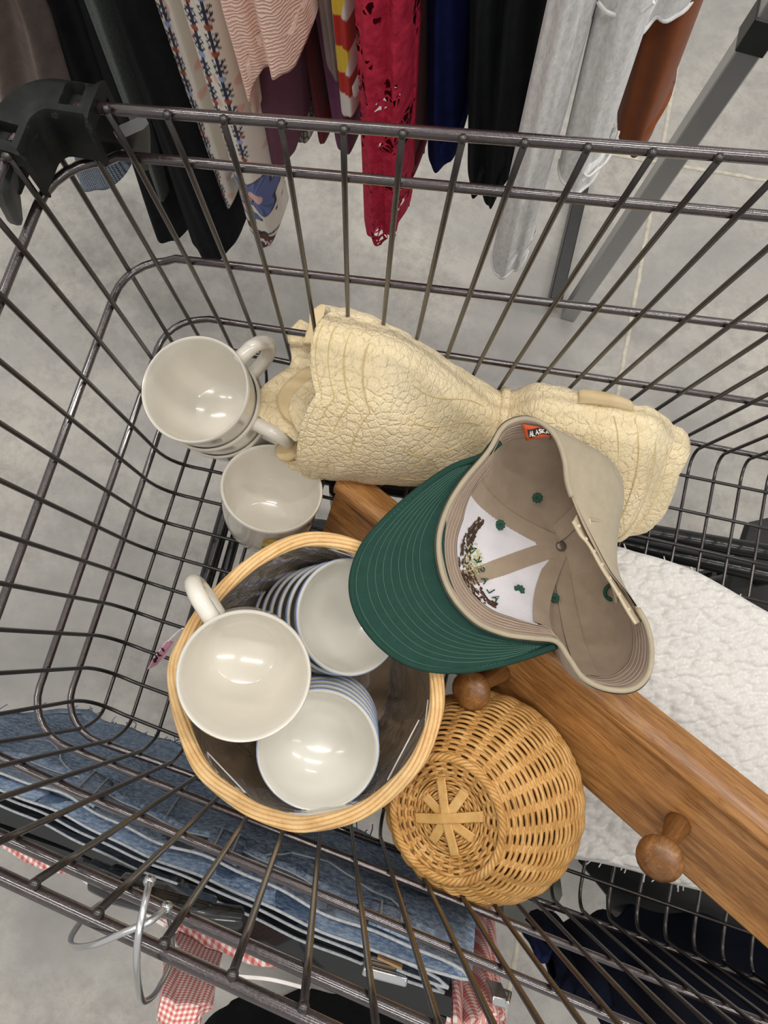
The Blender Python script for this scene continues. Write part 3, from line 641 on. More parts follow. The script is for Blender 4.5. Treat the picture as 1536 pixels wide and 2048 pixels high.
# white front panels between sweatband and button
for (a0,a1) in ((idx(2.0),idx(5.05)),(idx(5.75),idx(9.3))):
    R=[]
    for t in np.linspace(.2,.93,24):
        sh=.0+ (t-.2)*.5; m0=a0+(a1-a0)*.0; R.append([cap_pt(i,t,.07) for i in range(a0,a1+1)])
    MB().grid(R).build('front_lining',WHT,cap,angle=180)
    tag(cap.children[-1],'white backing behind the embroidered front')
def tape(k,t0=.18,t1=.97,w=.26):
    R=[]
    for t in np.linspace(t0,t1,26):
        p0=cap_pt(idx(k),t,.085); q_=cap_pt(idx(k)+6,t,.085)-cap_pt(idx(k)-6,t,.085); q_/=np.linalg.norm(q_)+1e-9
        R.append([p0+q_*w*s for s in (-1,-.5,0,.5,1)])
    MB().grid(R).build('seam_tape',KHIN,cap,angle=180)
for k in (5.4,1.7,9.6,13.2,23.2): tape(k,.2 if k!=23.2 else .35)
for k,(x,y,r) in enumerate(((1000,1050,.15),(1038,1181,.16),(1075,996,.15),(1109,1196,.14))):
    c=on_cap(x,y,.2); n_=CC-c; n_/=np.linalg.norm(n_); e1_=np.cross(n_,[0,1,0]); e1_/=np.linalg.norm(e1_); e2_=np.cross(n_,e1_)
    t=np.linspace(0,2*pi,28,endpoint=False); rr=r*(1+.12*np.sin(t*9))
    b=MB(); b.grid([c+(rr*f_*np.cos(t))[:,None]*e1_+(rr*f_*np.sin(t))[:,None]*e2_+n_*h for f_,h in ((1,0),(.85,.05),(.5,.06),(.3,.02),(.05,.0))],cv=True); b.build('eyelet',GTH,cap,angle=180)
c=at(1225,1184,6.2); b=MB(); t=np.linspace(0,2*pi,24,endpoint=False); b.tube(np.stack([c[0]+.2*np.cos(t),c[1]+.2*np.sin(t),c[2]+.08*np.sin(t)],1),.06,6,closed=True); b.build('eyelet',GTH,cap,angle=180)
c=on_cap(1122,1092,.12); MB().ball(c,.16,8,(1,1,.5)).build('button_rivet',plain('grey_rivet','#7a7168',.35,.5),cap)
# embroidery seen from behind: wings and lettering
BRN=plain('brown_thread','#54402f',.8,0,.3,300); BRN2=plain('pale_gold_thread','#d9d6a0',.8); 
wing=spline([(962,1040),(944,1066),(932,1100),(932,1135),(946,1165),(966,1195),(994,1212)],12)
b=MB()
for k in range(300):
    u=rng.random(); i=int(u*(len(wing)-2)); p=wing[i]; d=wing[i+1]-wing[i]; d/=np.linalg.norm(d)+1e-9; nn=np.array([-d[1],d[0]]); wd=10*math.sin(pi*min(max(u,.12),.95))**.6+2
    off_=rng.uniform(-1,1)*wd; p=p+nn*off_; L_=rng.uniform(4,9); a_=rng.normal(0,.25); dd=np.array([d[0]*math.cos(a_)-d[1]*math.sin(a_),d[0]*math.sin(a_)+d[1]*math.cos(a_)])
    b.tube([on_cap(*(p-dd*L_/2),.23),on_cap(*(p+dd*L_/2),.24)],.02,3)
b.build('embroidered_wings',BRN,cap); tag(cap.children[-1],'brown embroidered wings seen from the back')
b=MB()
for k in range(60):
    p=np.array([942,1118])+rng.normal(0,1,2)*[9,14]+[6,0]; a_=rng.uniform(0,pi); L_=5; d=np.array([math.cos(a_),math.sin(a_)])*L_/2; b.tube([on_cap(*(p-d),.24),on_cap(*(p+d),.24)],.022,3)
b.build('embroidered_body',BRN2,cap)
GL={'A':[[(0,0),(.5,1),(1,0)],[(.22,.4),(.78,.4)]],'L':[[(0,1),(0,0),(.8,0)]],'S':[[(.9,.85),(.5,1),(.1,.8),(.3,.55),(.75,.42),(.9,.2),(.5,0),(.1,.12)]],'K':[[(0,0),(0,1)],[(.85,1),(0,.45),(.85,0)]]}
path=spline([(993,1196),(981,1178),(971,1160),(963,1140),(955,1119),(947,1099)],10)
for k,ch in enumerate('ALASKA'):
    p=path[min(k*10,len(path)-1)]; dv=path[min(k*10+2,len(path)-1)]-path[max(min(k*10+2,len(path)-1)-3,0)]; dv/=np.linalg.norm(dv); up=np.array([-dv[1],dv[0]]); 
    if up[0]<0: up=-up
    b=MB()
    for st in GL[ch]: b.tube([on_cap(*(p+dv*(x-.5)*11+up*(y-.5)*13),.27) for x,y in st],.02,4)
    b.build('embroidered_letter',GTH,cap)
# orange maker label inside the band
ORG=plain('orange_label','#c4532f',.75,0,.08,80); BLK=plain('label_black','#231d1b',.7); LWT=plain('label_white','#e9e4de',.7)
Lq=[at(1044,848,7.75),at(1098,856,8.0),at(1101,873,7.9),at(1052,881,7.45)]
def lab(u,v_,h=.0):
    p=(Lq[0]*(1-u)+Lq[1]*u)*(1-v_)+(Lq[3]*(1-u)+Lq[2]*u)*v_; n_=CC-p; return p+n_/np.linalg.norm(n_)*(.16+h)
ol=MB().grid([[lab(u,v_) for u in np.linspace(0,1,8)] for v_ in np.linspace(0,1,5)]).build('maker_label',ORG,cap,solid=.02); tag(ol,'orange woven label')
MB().grid([[lab(u,v_+.12*math.sin(u*7),.03) for u in np.linspace(.15,.98,12)] for v_ in np.linspace(.22,.78,4)]).build('label_banner',BLK,ol)
for k,ch in enumerate('ALASKA'):
    b=MB()
    for st in GL[ch]: b.tube([lab(.2+k*.13+x*.1,.68-y*.36+.12*math.sin((.2+k*.13)*7),.06) for x,y in st],.016,4)
    b.build('label_letter',LWT,ol)
# brim
outer=[(1000,884,7.6),(965,912,7.55),(905,935,7.4),(840,978,7.1),(775,1035,6.9),(725,1095,6.8),(704,1160,6.8),(713,1220,6.8),(748,1275,6.85),(800,1318,6.9),(860,1338,6.95),(930,1340,7.0),(1000,1328,7.0),(1060,1310,7.25),(1112,1292,7.6)]
inner=[(990,880,7.6),(962,915,7.6),(925,965,7.55),(905,995,7.45),(891,1025,7.35),(880,1062,7.25),(878,1095,7.2),(882,1135,7.1),(893,1170,7.1),(912,1203,7.05),(940,1232,7.05),(975,1254,7.05),(1015,1268,7.3),(1060,1276,7.4),(1110,1284,7.6)]
oS=spline(np.array([at(*p) for p in outer]),8); iS=spline(np.array([at(*p) for p in inner]),8)
def bp_(k,s,dz=0): 
    p=iS[k]*(1-s)+oS[k]*s; p=p.copy(); p[2]+=-.22*math.sin(pi*s)*.6+dz; return p
brim=MB().grid([[bp_(k,s) for k in range(len(oS))] for s in np.linspace(-.06,1,20)]).build('brim',GRN,cap,angle=180,solid=.13,off=0)
tag(brim,'green twill brim')
for s in (.22,.3,.38,.46,.55,.64,.73,.82,.95):
    k0_=3+int((1-s)*6); P=[bp_(k,s,.075) for k in range(k0_,len(oS)-k0_)]
    b=MB(); fine=spline(np.array(P),3); 
    b.tube(fine+np.array([0,0,1])*(.008*np.sin(np.arange(len(fine))*2.2))[:,None],.009,4); b.build('stitch_line',STI,brim)
MB().tube([bp_(k,1.0) for k in range(len(oS))],.09,8).build('brim_edge',GRN,brim,angle=180)
# snap strap
STRAP=plain('beige_snap_plastic','#bcae93',.4,0,.05,50,Coat_Weight=.2)
def strap(pts,w,name):
    P=spline(np.array([at(*p) for p in pts]),8); R=[]
    for k in range(len(P)):
        t=P[min(k+1,len(P)-1)]-P[max(k-1,0)]; t/=np.linalg.norm(t); s=np.cross(t,[.8,.2,.6]); s/=np.linalg.norm(s); R.append([P[k]+s*w*f_ for f_ in (-1,-.5,0,.5,1)])
    MB().grid(R).build(name,STRAP,cap,angle=180,solid=.06); return P
P1=strap([(1150,1035,7.9),(1170,1072,7.75),(1195,1112,7.9),(1220,1155,8.0),(1250,1205,8.2),(1276,1246,8.3)],.26,'snap_strap')
P2=strap([(1182,1035,7.7),(1190,1075,7.6),(1210,1120,7.5),(1232,1180,7.3),(1236,1200,7.2)],.2,'snap_strap')
for k in range(4,len(P1)-6,5): MB().ball(P1[k]+np.array([-.05,-.05,.1]),.07,6).build('snap_peg',STRAP,cap)
MB().tube([at(1182,1038,7.85),at(1200,1042,7.6),at(1204,1060,7.45),at(1196,1085,7.4)],.05,6).build('strap_loop',KHAKI,cap)
# ================================================================ hanging clothes
def paintmat(name,rough=.92,bump=.3,weave=1300):
    q=N(name); a=q.n('ShaderNodeAttribute'); a.attribute_name='print'; v=q.co(); w=q.math('ADD',q.wave(v,weave,0,0,1,'X'),q.wave(v,weave,0,0,1,'Z'))
    return q.set(a.outputs['Color'],rough,0,q.bump(q.noise(v,22,3),.35,.004,q.bump(w,bump,.0004)),Specular_IOR_Level=.12,Sheen_Weight=.1)
def L3(c): return np.array(lin(c)[:3])
def slab(b,y0,dep,tl,tr,hem,ztop,nf,amp,ph=0,nu=48,nv=60,paint=None,round_=.5,flare=0,hemfold=1,ylean=0):
    TL,TR=aty(*tl,y0),aty(*tr,y0); H=np.array([aty(*h,y0) for h in hem]); hx,hz=H[:,0],H[:,2]; hu=(hx-hx[0])/(hx[-1]-hx[0]+1e-9)
    us=np.linspace(0,1,nu); hzu=np.interp(us,hu,hz)
    def ends(z):
        z2=min(z,max(TL[2],TR[2])); 
        l=hx[0]+(TL[0]-hx[0])*np.clip((z2-hz[0])/(TL[2]-hz[0]+1e-9),-.3,1); r=hx[-1]+(TR[0]-hx[-1])*np.clip((z2-hz[-1])/(TR[2]-hz[-1]+1e-9),-.3,1); return l,r
    F=[];B_=[];C=[]
    for v in np.r_[np.linspace(0,.5,nv),np.linspace(.56,1,8)]:
        z=hzu+(ztop-hzu)*v; zm=z.mean(); l,r=zip(*[ends(zz) for zz in z]); l,r=np.array(l),np.array(r); x=l+(r-l)*us
        e=1-np.abs(2*us-1)**3.5; g=np.sqrt(np.clip(e,0,1))
        fold=amp*(np.sin(us*nf*2*pi+ph+.35*np.sin(z*.5))+.4*np.sin(us*nf*4.3*pi+1.3*ph+z*.3))*g
        F.append(np.stack([x,y0+dep*round_*(1-g)+fold+ylean*v,z],1)); B_.append(np.stack([x,y0+dep-dep*(1-round_)*(1-g)+.4*fold+ylean*v,z],1))
        if paint is not None: C.append(np.array([paint(u,zz,l_,r_) for u,zz,l_,r_ in zip(us,z,l,r)]))
    F=np.array(F);B_=np.array(B_); b.F0=F[0]; loop=np.concatenate([F,B_[:,::-1]],1); n=loop.shape[1]
    # inner return at the hem
    c=loop[0].mean(0); ins=c+(loop[0]-c)*.93; ins[:,2]=loop[0][:,2]+.05; ins2=ins.copy(); ins2[:,2]+=1.2
    allr=np.concatenate([ins2[None],ins[None],loop],0); b.grid(allr,cv=True); o=len(b.v)-allr.shape[0]*n; b.f.append(tuple(range(o,o+n))); b.f.append(tuple(range(o+(allr.shape[0]-1)*n,o+allr.shape[0]*n))[::-1]); b.mi+=[0,0]
    if paint is not None:
        C=np.array(C); CC_=np.concatenate([C,C[:,::-1]],1); CC_=np.concatenate([CC_[:1],CC_[:1],CC_],0).reshape(-1,3); b.col=CC_ if b.col is None else np.concatenate([b.col,CC_])
    return b
RACKY=19.5; ZT=22
def garment(name,label,cat,mat,y0,dep,tl,tr,hem,nf=3,amp=.18,ph=0,paint=None,group='clothes on the far rack',nu=48,nv=60,parts=None,ztop=ZT,round_=.5):
    b=slab(MB(),y0,dep,tl,tr,hem,ztop,nf,amp,ph,nu,nv,paint,round_); o=b.build(name,mat,angle=180); tag(o,label,cat,group); return o
BLK1=cloth('black_knit','#17181a',.25,1200,.4); BLK2=cloth('black_rib','#1b1e20',.2,700,.5); NAVY=cloth('navy_cloth','#0c1120',.2,1200,.4); NAVB=cloth('royal_navy','#141c4a',.25,1000,.4)
SUE=cloth('brown_suede','#6a5c56',.3,600,.3,1,18,24); HEA=cloth('grey_heather','#4c5250',.35,900,.6,.95,25,300); PLUM=cloth('plum_jersey','#643a4d',.12,1000,.3)
PINKC=N('pink_textured'); v=PINKC.co(); w=PINKC.wave(v,85,6,3,1.4,'Z'); PINKC=PINKC.set(PINKC.ramp(w,[(.1,'#e6c0b1'),(.6,'#edcbbc')]),.92,0,PINKC.bump(w,.5,.002),Specular_IOR_Level=.1)
GRYW=N('heather_white_knit'); v=GRYW.co((1,1,.45)); w=GRYW.noise(v,260,4,.7); GRYW=GRYW.set(GRYW.ramp(w,[(.3,'#c6c6c6'),(.6,'#e2e2e2')]),.95,0,GRYW.bump(w,.5,.0015,GRYW.bump(GRYW.noise(v,30,3),.5,.004)),Specular_IOR_Level=.1)
HEMW=plain('white_hem','#dadada',.9,0,.05,200,.4,500); RUST=cloth('rust_cloth','#7d4526',.1,900,.25); TAU=cloth('taupe_rib','#8a7873',.1,500,.5); PUR=cloth('purple_cloth','#6d3a5c',.12,900,.3); DRED=cloth('dark_red_cloth','#6a1c22',.2,900,.3)
q=N('red_lace'); v=q.co(); c0=q.vor(v,30,'DISTANCE_TO_EDGE'); c1=q.vor(v,95,'DISTANCE_TO_EDGE'); h=q.math('GREATER_THAN',c1,.1); big=q.noise(v,26,3,.5); hole=q.math('MULTIPLY',h,q.math('GREATER_THAN',big,.56))
q.set(q.ramp(q.noise(v,90,3),[(.3,'#9c1a35'),(.7,'#c4304c')]),.8,0,q.bump(c1,.9,.0015,q.bump(c0,.8,.003)),Specular_IOR_Level=.2)
tr=q.n('ShaderNodeBsdfTransparent'); mx=q.n('ShaderNodeMixShader'); q.l(hole,mx.inputs[0]); q.l(q.b.outputs[0],mx.inputs[1]); q.l(tr.outputs[0],mx.inputs[2]); q.l(mx.outputs[0],q.out.inputs[0]); LACE=q.m
q=N('blue_tweed'); v=q.co(); w=q.math('MULTIPLY',q.wave(v,60,1.5,2,3,'X'),q.wave(v,60,1.5,2,3,'Z')); TWE=q.set(q.ramp(w,[(.02,'#3b4452'),(.2,'#8796ab'),(.6,'#b4bfcd')]),.95,0,q.bump(w,.8,.002))
q=N('snake_print'); v=q.co((1,1,.6)); e=q.vor(v,110,'DISTANCE_TO_EDGE'); q.set(q.ramp(e,[(.05,'#55524c'),(.16,'#b3b0a6'),(.5,'#c9c6bc')]),.9); SNA=q.m
PRINT=paintmat('floral_print'); PRINT2=paintmat('bold_print')
garment('brown_jacket','brown suede-look garment hanging at the far left end of the rack','garment',SUE,15.5,5,(-60,0),(92,0),[(-60,300),(40,318),(175,300)],2.2,.35,.5)
garment('black_shirt','black garment hanging between the brown one and the grey heather one','garment',BLK1,16.2,4,(68,0),(165,0),[(160,300),(200,330),(262,300)],1.5,.2,1)
garment('grey_cardigan','dark grey heather garment edge between two black garments','garment',HEA,15.6,4,(145,0),(215,0),[(268,300),(318,400),(332,408)],1,.12,0)
garment('navy_trousers','dark navy trousers with curved hem behind the long black trousers','trousers',BLK1,16.0,3.5,(130,0),(240,0),[(278,430),(290,462),(318,480),(352,486),(380,470)],1.2,.15,2)
garment('black_trousers','long black trousers hanging beside the cream floral print','trousers',BLK1,14.6,3.5,(192,0),(290,0),[(366,502),(400,514),(440,518),(472,500)],1.5,.16,0)
garment('tweed_scarf','pale blue woven cloth end hanging low behind the corner bumper','garment',TWE,18.5,2.5,(60,0),(130,0),[(150,395),(200,378),(252,360)],1,.1,0)
crm=L3('#ddd5c9'); nvy=L3('#2c2f45'); rst=L3('#8f4a32'); pk=L3('#dcb3a8'); blu=L3('#5a6796'); lbl=L3('#8f9bc0'); brn=L3('#5a2e26')
def stem_paint(x0s,zphase,flower_z=None):
    def f(u,z,l,r):
        c=crm; x=(u-.5)*(r-l)
        s=math.sin(x*5.3+z*2.1)*math.sin(z*3.3-x*4)
        if s>.72: c=pk
        for x0,ph in x0s:
            d=x-x0; t=(z*1.05+ph)%1.0
            if abs(d)<.05: c=nvy
            if .1<t<.3 and (abs(d)**2+((t-.2)*1.0)**2)<.016: c=rst if int(z*1.05+ph)%3 else lbl
            lf=abs(((z*4.2+ph)%1)-.5)
            if .35<t<.95 and abs(abs(d)-(.05+.26*lf))<.045 and abs(d)<.2: c=nvy
        return c
    return f
garment('floral_sleeve','narrow cream floral sleeve hanging between black trousers and wider floral garment','blouse',PRINT,15.2,2,(290,0),(350,0),[(430,400),(455,420),(470,400)],.8,.1,0,stem_paint([(-.05,.3)],0),nu=44,nv=150)
base=stem_paint([(-.35,.0),(.28,.5)],0)
def big(u,z,l,r):
    x=(u-.5)*(r-l); zz=z-ZF; c=base(u,z,l,r)
    if zz<5.9:
        c=crm
        # large blue flower, brown blot and pink petals near the hem
        for cx,cz,R_,col in ((.25,4.0,1.15,blu),(-.4,2.6,.7,blu),(-.3,3.7,.4,pk),(.2,1.25,.42,brn),(-.45,1.35,.32,brn),(-.1,.3,.4,brn),(.5,.7,.35,pk)):
            dx,dz=x-cx,zz-cz; a=math.atan2(dz,dx); rr=math.hypot(dx,dz); lim=R_*(.78+.22*math.cos(a*5))
            if rr<lim:
                c=col
                if col is blu: c=blu*(.8+.55*(.5+.5*math.cos(a*26+rr*6))) if rr>.3 else pk
                if col is pk and math.cos(a*9)>.6: c=rst*1.2
            elif rr<lim+.07: c=nvy*.6
        if abs(zz-1.35-.25*math.sin(x*3))<.06 or abs(zz-.5+.3*x)<.05: c=nvy*.5
    return c
ZF=aty(520,497,14.2)[2]
garment('floral_blouse','long cream floral garment with blue flower at its hem','blouse',PRINT,14.2,2.4,(338,0),(440,0),[(492,488),(515,498),(540,488),(556,466)],1,.14,.4,big,nu=90,nv=240)
o=garment('pink_top','pink textured top with uneven hem hanging over the floral blouse','top',PINKC,13.6,3,(404,0),(580,0),[(494,276),(502,272),(507,210),(516,172),(532,150),(560,148),(585,152),(602,122)],2.4,.22,.6,nu=70)
garment('plum_skirt','plum jersey garment hanging below the pink top','skirt',PLUM,15.2,2.6,(470,0),(575,0),[(492,318),(530,332),(560,336),(585,318),(597,285)],1.3,.16,.2)
garment('snakeskin_top','grey snakeskin-print garment beside the plum one','top',SNA,16.8,3,(555,0),(588,0),[(576,270),(598,286),(626,280)],1,.1,.3)
garment('dark_red_top','dark red garment between the snakeskin print and the purple cloth','top',DRED,16.6,3,(582,0),(612,0),[(626,276),(640,288),(660,274)],1,.1,.8)
garment('purple_top','purple garment with rounded hem left of the red lace','top',PUR,16.2,3,(606,0),(690,0),[(655,280),(672,300),(698,304),(714,290)],1,.12,.2)
garment('taupe_top','taupe ribbed garment hanging over the purple one','top',TAU,15.4,2,(624,0),(668,0),[(640,120),(660,150),(690,165)],1,.1,.2)
def bold(u,z,l,r):
    x=(u-.5)*(r-l); k=(z-ZB)/1.0
    c=L3('#d8d2cc')
    if .9<k<1.75 or 2.7<k<3.75: c=L3('#b02a22')
    if 1.75<=k<2.7 or k>3.75: c=L3('#d8b93c') if x<.15+.1*math.sin(k*3) else L3('#d8d2cc')
    if u<.2 and k>1.7: c=L3('#d8d2cc')
    return c
ZB=aty(690,232,14.8)[2]
garment('bold_print_top','white, red and yellow print garment beside the red lace','top',PRINT2,14.8,2.4,(650,0),(700,0),[(672,230),(690,236),(712,232)],.8,.1,0,bold,nu=40,nv=120)
o=garment('red_lace_dress','red lace dress with a ragged hem','dress',LACE,14.0,2.4,(690,0),(820,0),[(716,462),(728,478),(742,474),(758,492),(772,480),(788,478),(796,450),(806,455)],2,.15,.3,nu=60)
garment('dark_lace_layer','darker red lace garment just behind the red lace dress','dress',cloth('deep_red_lace','#5c0f1c',.3,400,.8),15.8,2.6,(790,0),(846,0),[(800,420),(815,412),(822,360),(838,340)],1,.12,.3)
garment('navy_skirt','deep navy blue garment with rounded hem right of the red lace','skirt',NAVB,15.6,3,(838,0),(935,0),[(842,308),(862,332),(884,338),(902,328),(915,306)],1.4,.2,1)
garment('black_skirt','black ribbed garment with pointed hem beside the white sweater','skirt',BLK2,15.0,3.4,(918,0),(1092,0),[(918,352),(938,380),(960,412),(985,392),(1010,372),(1036,350)],2.6,.25,.5)
# white sweater: body and two sleeves are parts of one thing
sw=thing('white_sweater','heathered white sweater with two long sleeves hanging near the chrome post','sweater',(10.5,14,3),'clothes on the far rack')
b=slab(MB(),15.2,3,(1120,0),(1412,0),[(1180,75),(1240,72),(1300,66),(1345,60),(1385,44),(1404,12)],ZT,3,.2,.2); b.build('body',GRYW,sw,angle=180); hb=b.F0
b=slab(MB(),13.2,1.7,(1092,0),(1196,0),[(975,541),(984,548),(1000,551),(1010,546),(1026,550),(1046,541)],14,1.4,.15,.7); b.build('sleeve',GRYW,sw,angle=180); s1=sw.children[-1]; h1=b.F0
b=slab(MB(),13.6,1.7,(1192,0),(1316,0),[(1108,366),(1130,376),(1168,379),(1188,372),(1197,352)],14,1.2,.15,.2); b.build('sleeve',GRYW,sw,angle=180); s2=sw.children[-1]; h2=b.F0
def hemline(px,y,parent,r=.05):
    P=spline([aty(a,c,y) for a,c in px],6); MB().tube(P,r,6).build('hem_stitch',HEMW,parent)

for h_,pr_,dz_ in ((h1,s1,.06),(h2,s2,.06),(hb,sw,.08)): MB().tube(h_+[0,-.03,dz_],.055,6).build('hem_stitch',HEMW,pr_)
MB().tube(h2+[.1,-.03,1.0],.04,6).build('hem_stitch',HEMW,s2)
hemline([(1196,4),(1215,24),(1250,32),(1285,22),(1308,4)],13.62,s2,.05)
garment('rust_dress','rust brown garment hanging behind the white sweater beside the chrome post','dress',RUST,15.8,3,(1290,0),(1420,0),[(1222,268),(1232,286),(1245,300),(1275,306),(1303,300)],1,.16,.4)
# chrome rack
q=N('chrome'); v=q.co(); q.set('#b4b5b6',q.ramp(q.noise(v,20,3),[(.3,(.3,)*3),(.7,(.4,)*3)]),.85); CHR=q.m
PX,PY=15.35,21.6
crk=thing('clothes_rack','chrome clothes rack post and hanging rail behind the trolley','clothes rack',(PX,PY,zf))
b=MB(); b.box((PX-.45,PY-.9,zf),(PX+.45,PY+.0,24)); b.build('upright',CHR,crk,bevel=.08)
bx=aty(1462,68,PY-.9); b=MB(); b.box((PX-.5,PY-.95,bx[2]-.55),(PX+.5,PY+.05,bx[2]+.75)); b.build('black_sleeve',PLAST,crk,bevel=.05)
b=MB(); b.box((PX-1.5,PY-.2,zf),(PX-.7,PY+11,zf+.9)); b.build('foot_bar',FR,crk,bevel=.08)
MB().tube([(-22,RACKY,22.6),(PX,RACKY,22.6)],.4,12).build('hanging_rail',CHR,crk); MB().tube([(PX,RACKY-.2,22.6),(PX,PY,22.6)],.4,12).build('rail_arm',CHR,crk)
b=MB(); b.box((-22.4,PY-.9,zf),(-21.5,PY,24)); b.build('upright',CHR,crk,bevel=.08); MB().tube([(-22,RACKY-.2,22.6),(-22,PY,22.6)],.4,12).build('rail_arm',CHR,crk)
# ================================================================ clothes hooked over the near rim
q=N('washed_denim'); v=q.co(); f=q.noise(v,9,5,.65); g=q.noise(v,170,4,.75); w=q.wave(v,420,2,2,2,'X')
c1=q.ramp(f,[(.25,'#3a4a60'),(.5,'#5b6f8a'),(.75,'#8c9cb0')]); c2=q.mix(q.math('MULTIPLY',q.ramp(g,[(.42,(0,0,0)),(.62,(1,1,1))]),.75),c1,'#a3b1c0')
q.set(c2,.95,0,q.bump(w,.3,.0005,q.bump(q.noise(v,28,4),.6,.004,q.bump(g,.5,.001))),Specular_IOR_Level=.1); DEN=q.m
q=N('dark_denim'); v=q.co(); g=q.noise(v,150,4,.7); q.set(q.ramp(g,[(.35,'#15181f'),(.6,'#2a3344'),(.8,'#5f6e84')]),.95,0,q.bump(g,.5,.001)); DDEN=q.m
FRAY=plain('frayed_white_edge','#a3a7aa',.95,0,.2,300,.6,600); GOLD=plain('tan_topstitch','#9aa0a4',.9); FUZ=plain('blue_fray','#5d738f',.95,0,.2,300)
def y_at(px,py,y): return aty(px,py,y)
GR='clothes hooked over the near rim'
def denim(name,label,y0,dep,top,hem,mat,seam=True,fray=False,nf=3):
    Tp=np.array([aty(*p,y0) for p in top]); H=np.array([aty(*p,y0) for p in hem]); nu,nv=70,36
    us=np.linspace(0,1,nu)
    def along(P): 
        u=(P[:,0]-P[0,0])/(P[-1,0]-P[0,0]); return np.stack([np.interp(us,u,P[:,k]) for k in range(3)],1)
    A,B_=along(H),along(Tp); F=[];K=[]
    for v in np.linspace(0,1,nv):
        p=A*(1-v)+B_*v; e=np.sqrt(np.clip(1-np.abs(2*us-1)**5,0,1)); fo=(.14*np.sin(us*nf*2*pi+v*2)+.07*np.sin(us*nf*5*pi+v*5))*e*(1-.5*v)
        pf=p.copy(); pf[:,1]=y0+dep*.5*(1-e)+fo; pb=p.copy(); pb[:,1]=y0-dep+dep*.5*(1-e)+fo*.5; pf[:,1]=y0-dep*.5*(1-e)*0-dep*.5*(1-e)+fo
        F.append(pf); K.append(pb)
    loop=np.concatenate([np.array(F),np.array(K)[:,::-1]],1); n=loop.shape[1]
    c=loop[-1].mean(0); ins=c+(loop[-1]-c)*.96; ins2=ins.copy(); ins2[:,2]-=1.5; c0=loop[0].mean(0); i0=c0+(loop[0]-c0)*.95; i1=i0.copy(); i1[:,2]+=1
    allr=np.concatenate([i1[None],i0[None],loop,ins[None],ins2[None]],0); b=MB().grid(allr,cv=True); b.f.append(tuple(range(n))); b.f.append(tuple(range(n*(len(allr)-1),n*len(allr)))[::-1]); b.mi+=[0,0]
    t=thing(name,label,'jeans',(Tp[:,0].mean(),y0-dep/2,H[:,2].min()),GR)
    b.build('body',mat,t,angle=180)
    F=np.array(F)
    edge=np.concatenate([F[-1],np.array(K)[-1][::-1]]); MB().tube(edge,.04,6,closed=True).build('waist_edge',FRAY,t,angle=180)
    if seam:
        r=int(nv*.86); P=F[r]+[0,.05,0]; MB().tube(P,.03,5).build('waistband_seam',GOLD,t)
        P=F[r-1]+[0,.04,0]; MB().tube(P,.09,6).build('waistband_ridge',mat,t)
        for uu in (.12,.36,.62,.88):
            i=int(uu*nu); b=MB(); rows=[F[k][i-2:i+3:1]+[0,.14,0] for k in range(r-2,nv)]; b.grid(rows); lo=b.build('belt_loop',mat,t,angle=180,solid=.1)
            for d in (-1,1): MB().tube([F[k][i+d]+[0,.22,0] for k in range(r-2,nv)],.03,4).build('loop_stitch',GOLD,lo)
        for u0,u1 in ((.08,.3),(.68,.92)):
            P=[F[int(nv*(.82-.22*math.sin(pi*s)))][int((u0+(u1-u0)*s)*nu)]+[0,.06,0] for s in np.linspace(0,1,16)]; MB().tube(P,.03,5).build('pocket_edge',GOLD,t)
        P=[F[k][nu//2]+[0,.05,0] for k in range(4,r)]; MB().tube(P,.03,5).build('fly_seam',GOLD,t)
    if fray:
        b=MB()
        for k in range(420):
            i=rng.integers(0,nu-1); p=F[0][i]+(F[0][i+1]-F[0][i])*rng.random()+[0,rng.uniform(-dep,.05),0]; d=np.array([rng.normal(0,.25),rng.normal(0,.25),-rng.uniform(.15,.6)]); b.tube([p+[0,0,.1],p+d*.6,p+d+rng.normal(0,.08,3)],.022,4)
        o=b.build('frayed_hem',FUZ,t); tag(o,'fringed hem',kind='stuff')
    return t,F
den,FD=denim('denim_shorts','blue washed denim with a frayed hem hooked outside the near rim',-8.15,.45,[(-180,1478),(0,1545),(140,1600),(300,1672),(480,1748),(640,1815),(800,1880),(948,1938)],[(-180,1400),(0,1436),(100,1420),(180,1418),(250,1450),(360,1498),(520,1575),(700,1655),(850,1718),(958,1776)],DEN,True,True)
den2,_=denim('denim_jeans','dark denim waistband edge next behind the frayed blue denim',-8.75,.3,[(-180,1490),(0,1568),(300,1700),(640,1845),(900,1962)],[(-180,1440),(0,1520),(300,1650),(640,1795),(915,1905)],DDEN,False,False)
den3,_=denim('denim_jeans','darkest denim waistband edge closest to the black hanger bar',-9.15,.3,[(-180,1505),(0,1588),(300,1722),(640,1866),(892,1972)],[(-180,1455),(0,1540),(300,1672),(640,1816),(905,1915)],DDEN,False,False)
den3.name='denim_jeans.001'
# leather patch
LEA=plain('tan_leather_patch','#9a7a52',.6,0,.2,60,.3,200)
Lp_=[aty(757,1862,-8.95),aty(808,1882,-8.95),aty(800,1944,-8.75),aty(752,1922,-8.75)]
b=MB(); b.add([p+[0,.12,.15] for p in Lp_],[(0,1,2,3)]); pt=b.build('leather_patch',LEA,den2,solid=.05,smooth=False); tag(pt,'tan leather patch with dark bars')
for k in range(6):
    u=.1+.15*k; a=Lp_[0]*(1-u)+Lp_[1]*u; c_=Lp_[3]*(1-u)+Lp_[2]*u; MB().tube([a*.9+c_*.1+[0,.16,.2],a*.25+c_*.75+[0,.16,.2]],.035+.02*(k%2),4).build('patch_bar',BLK,pt)
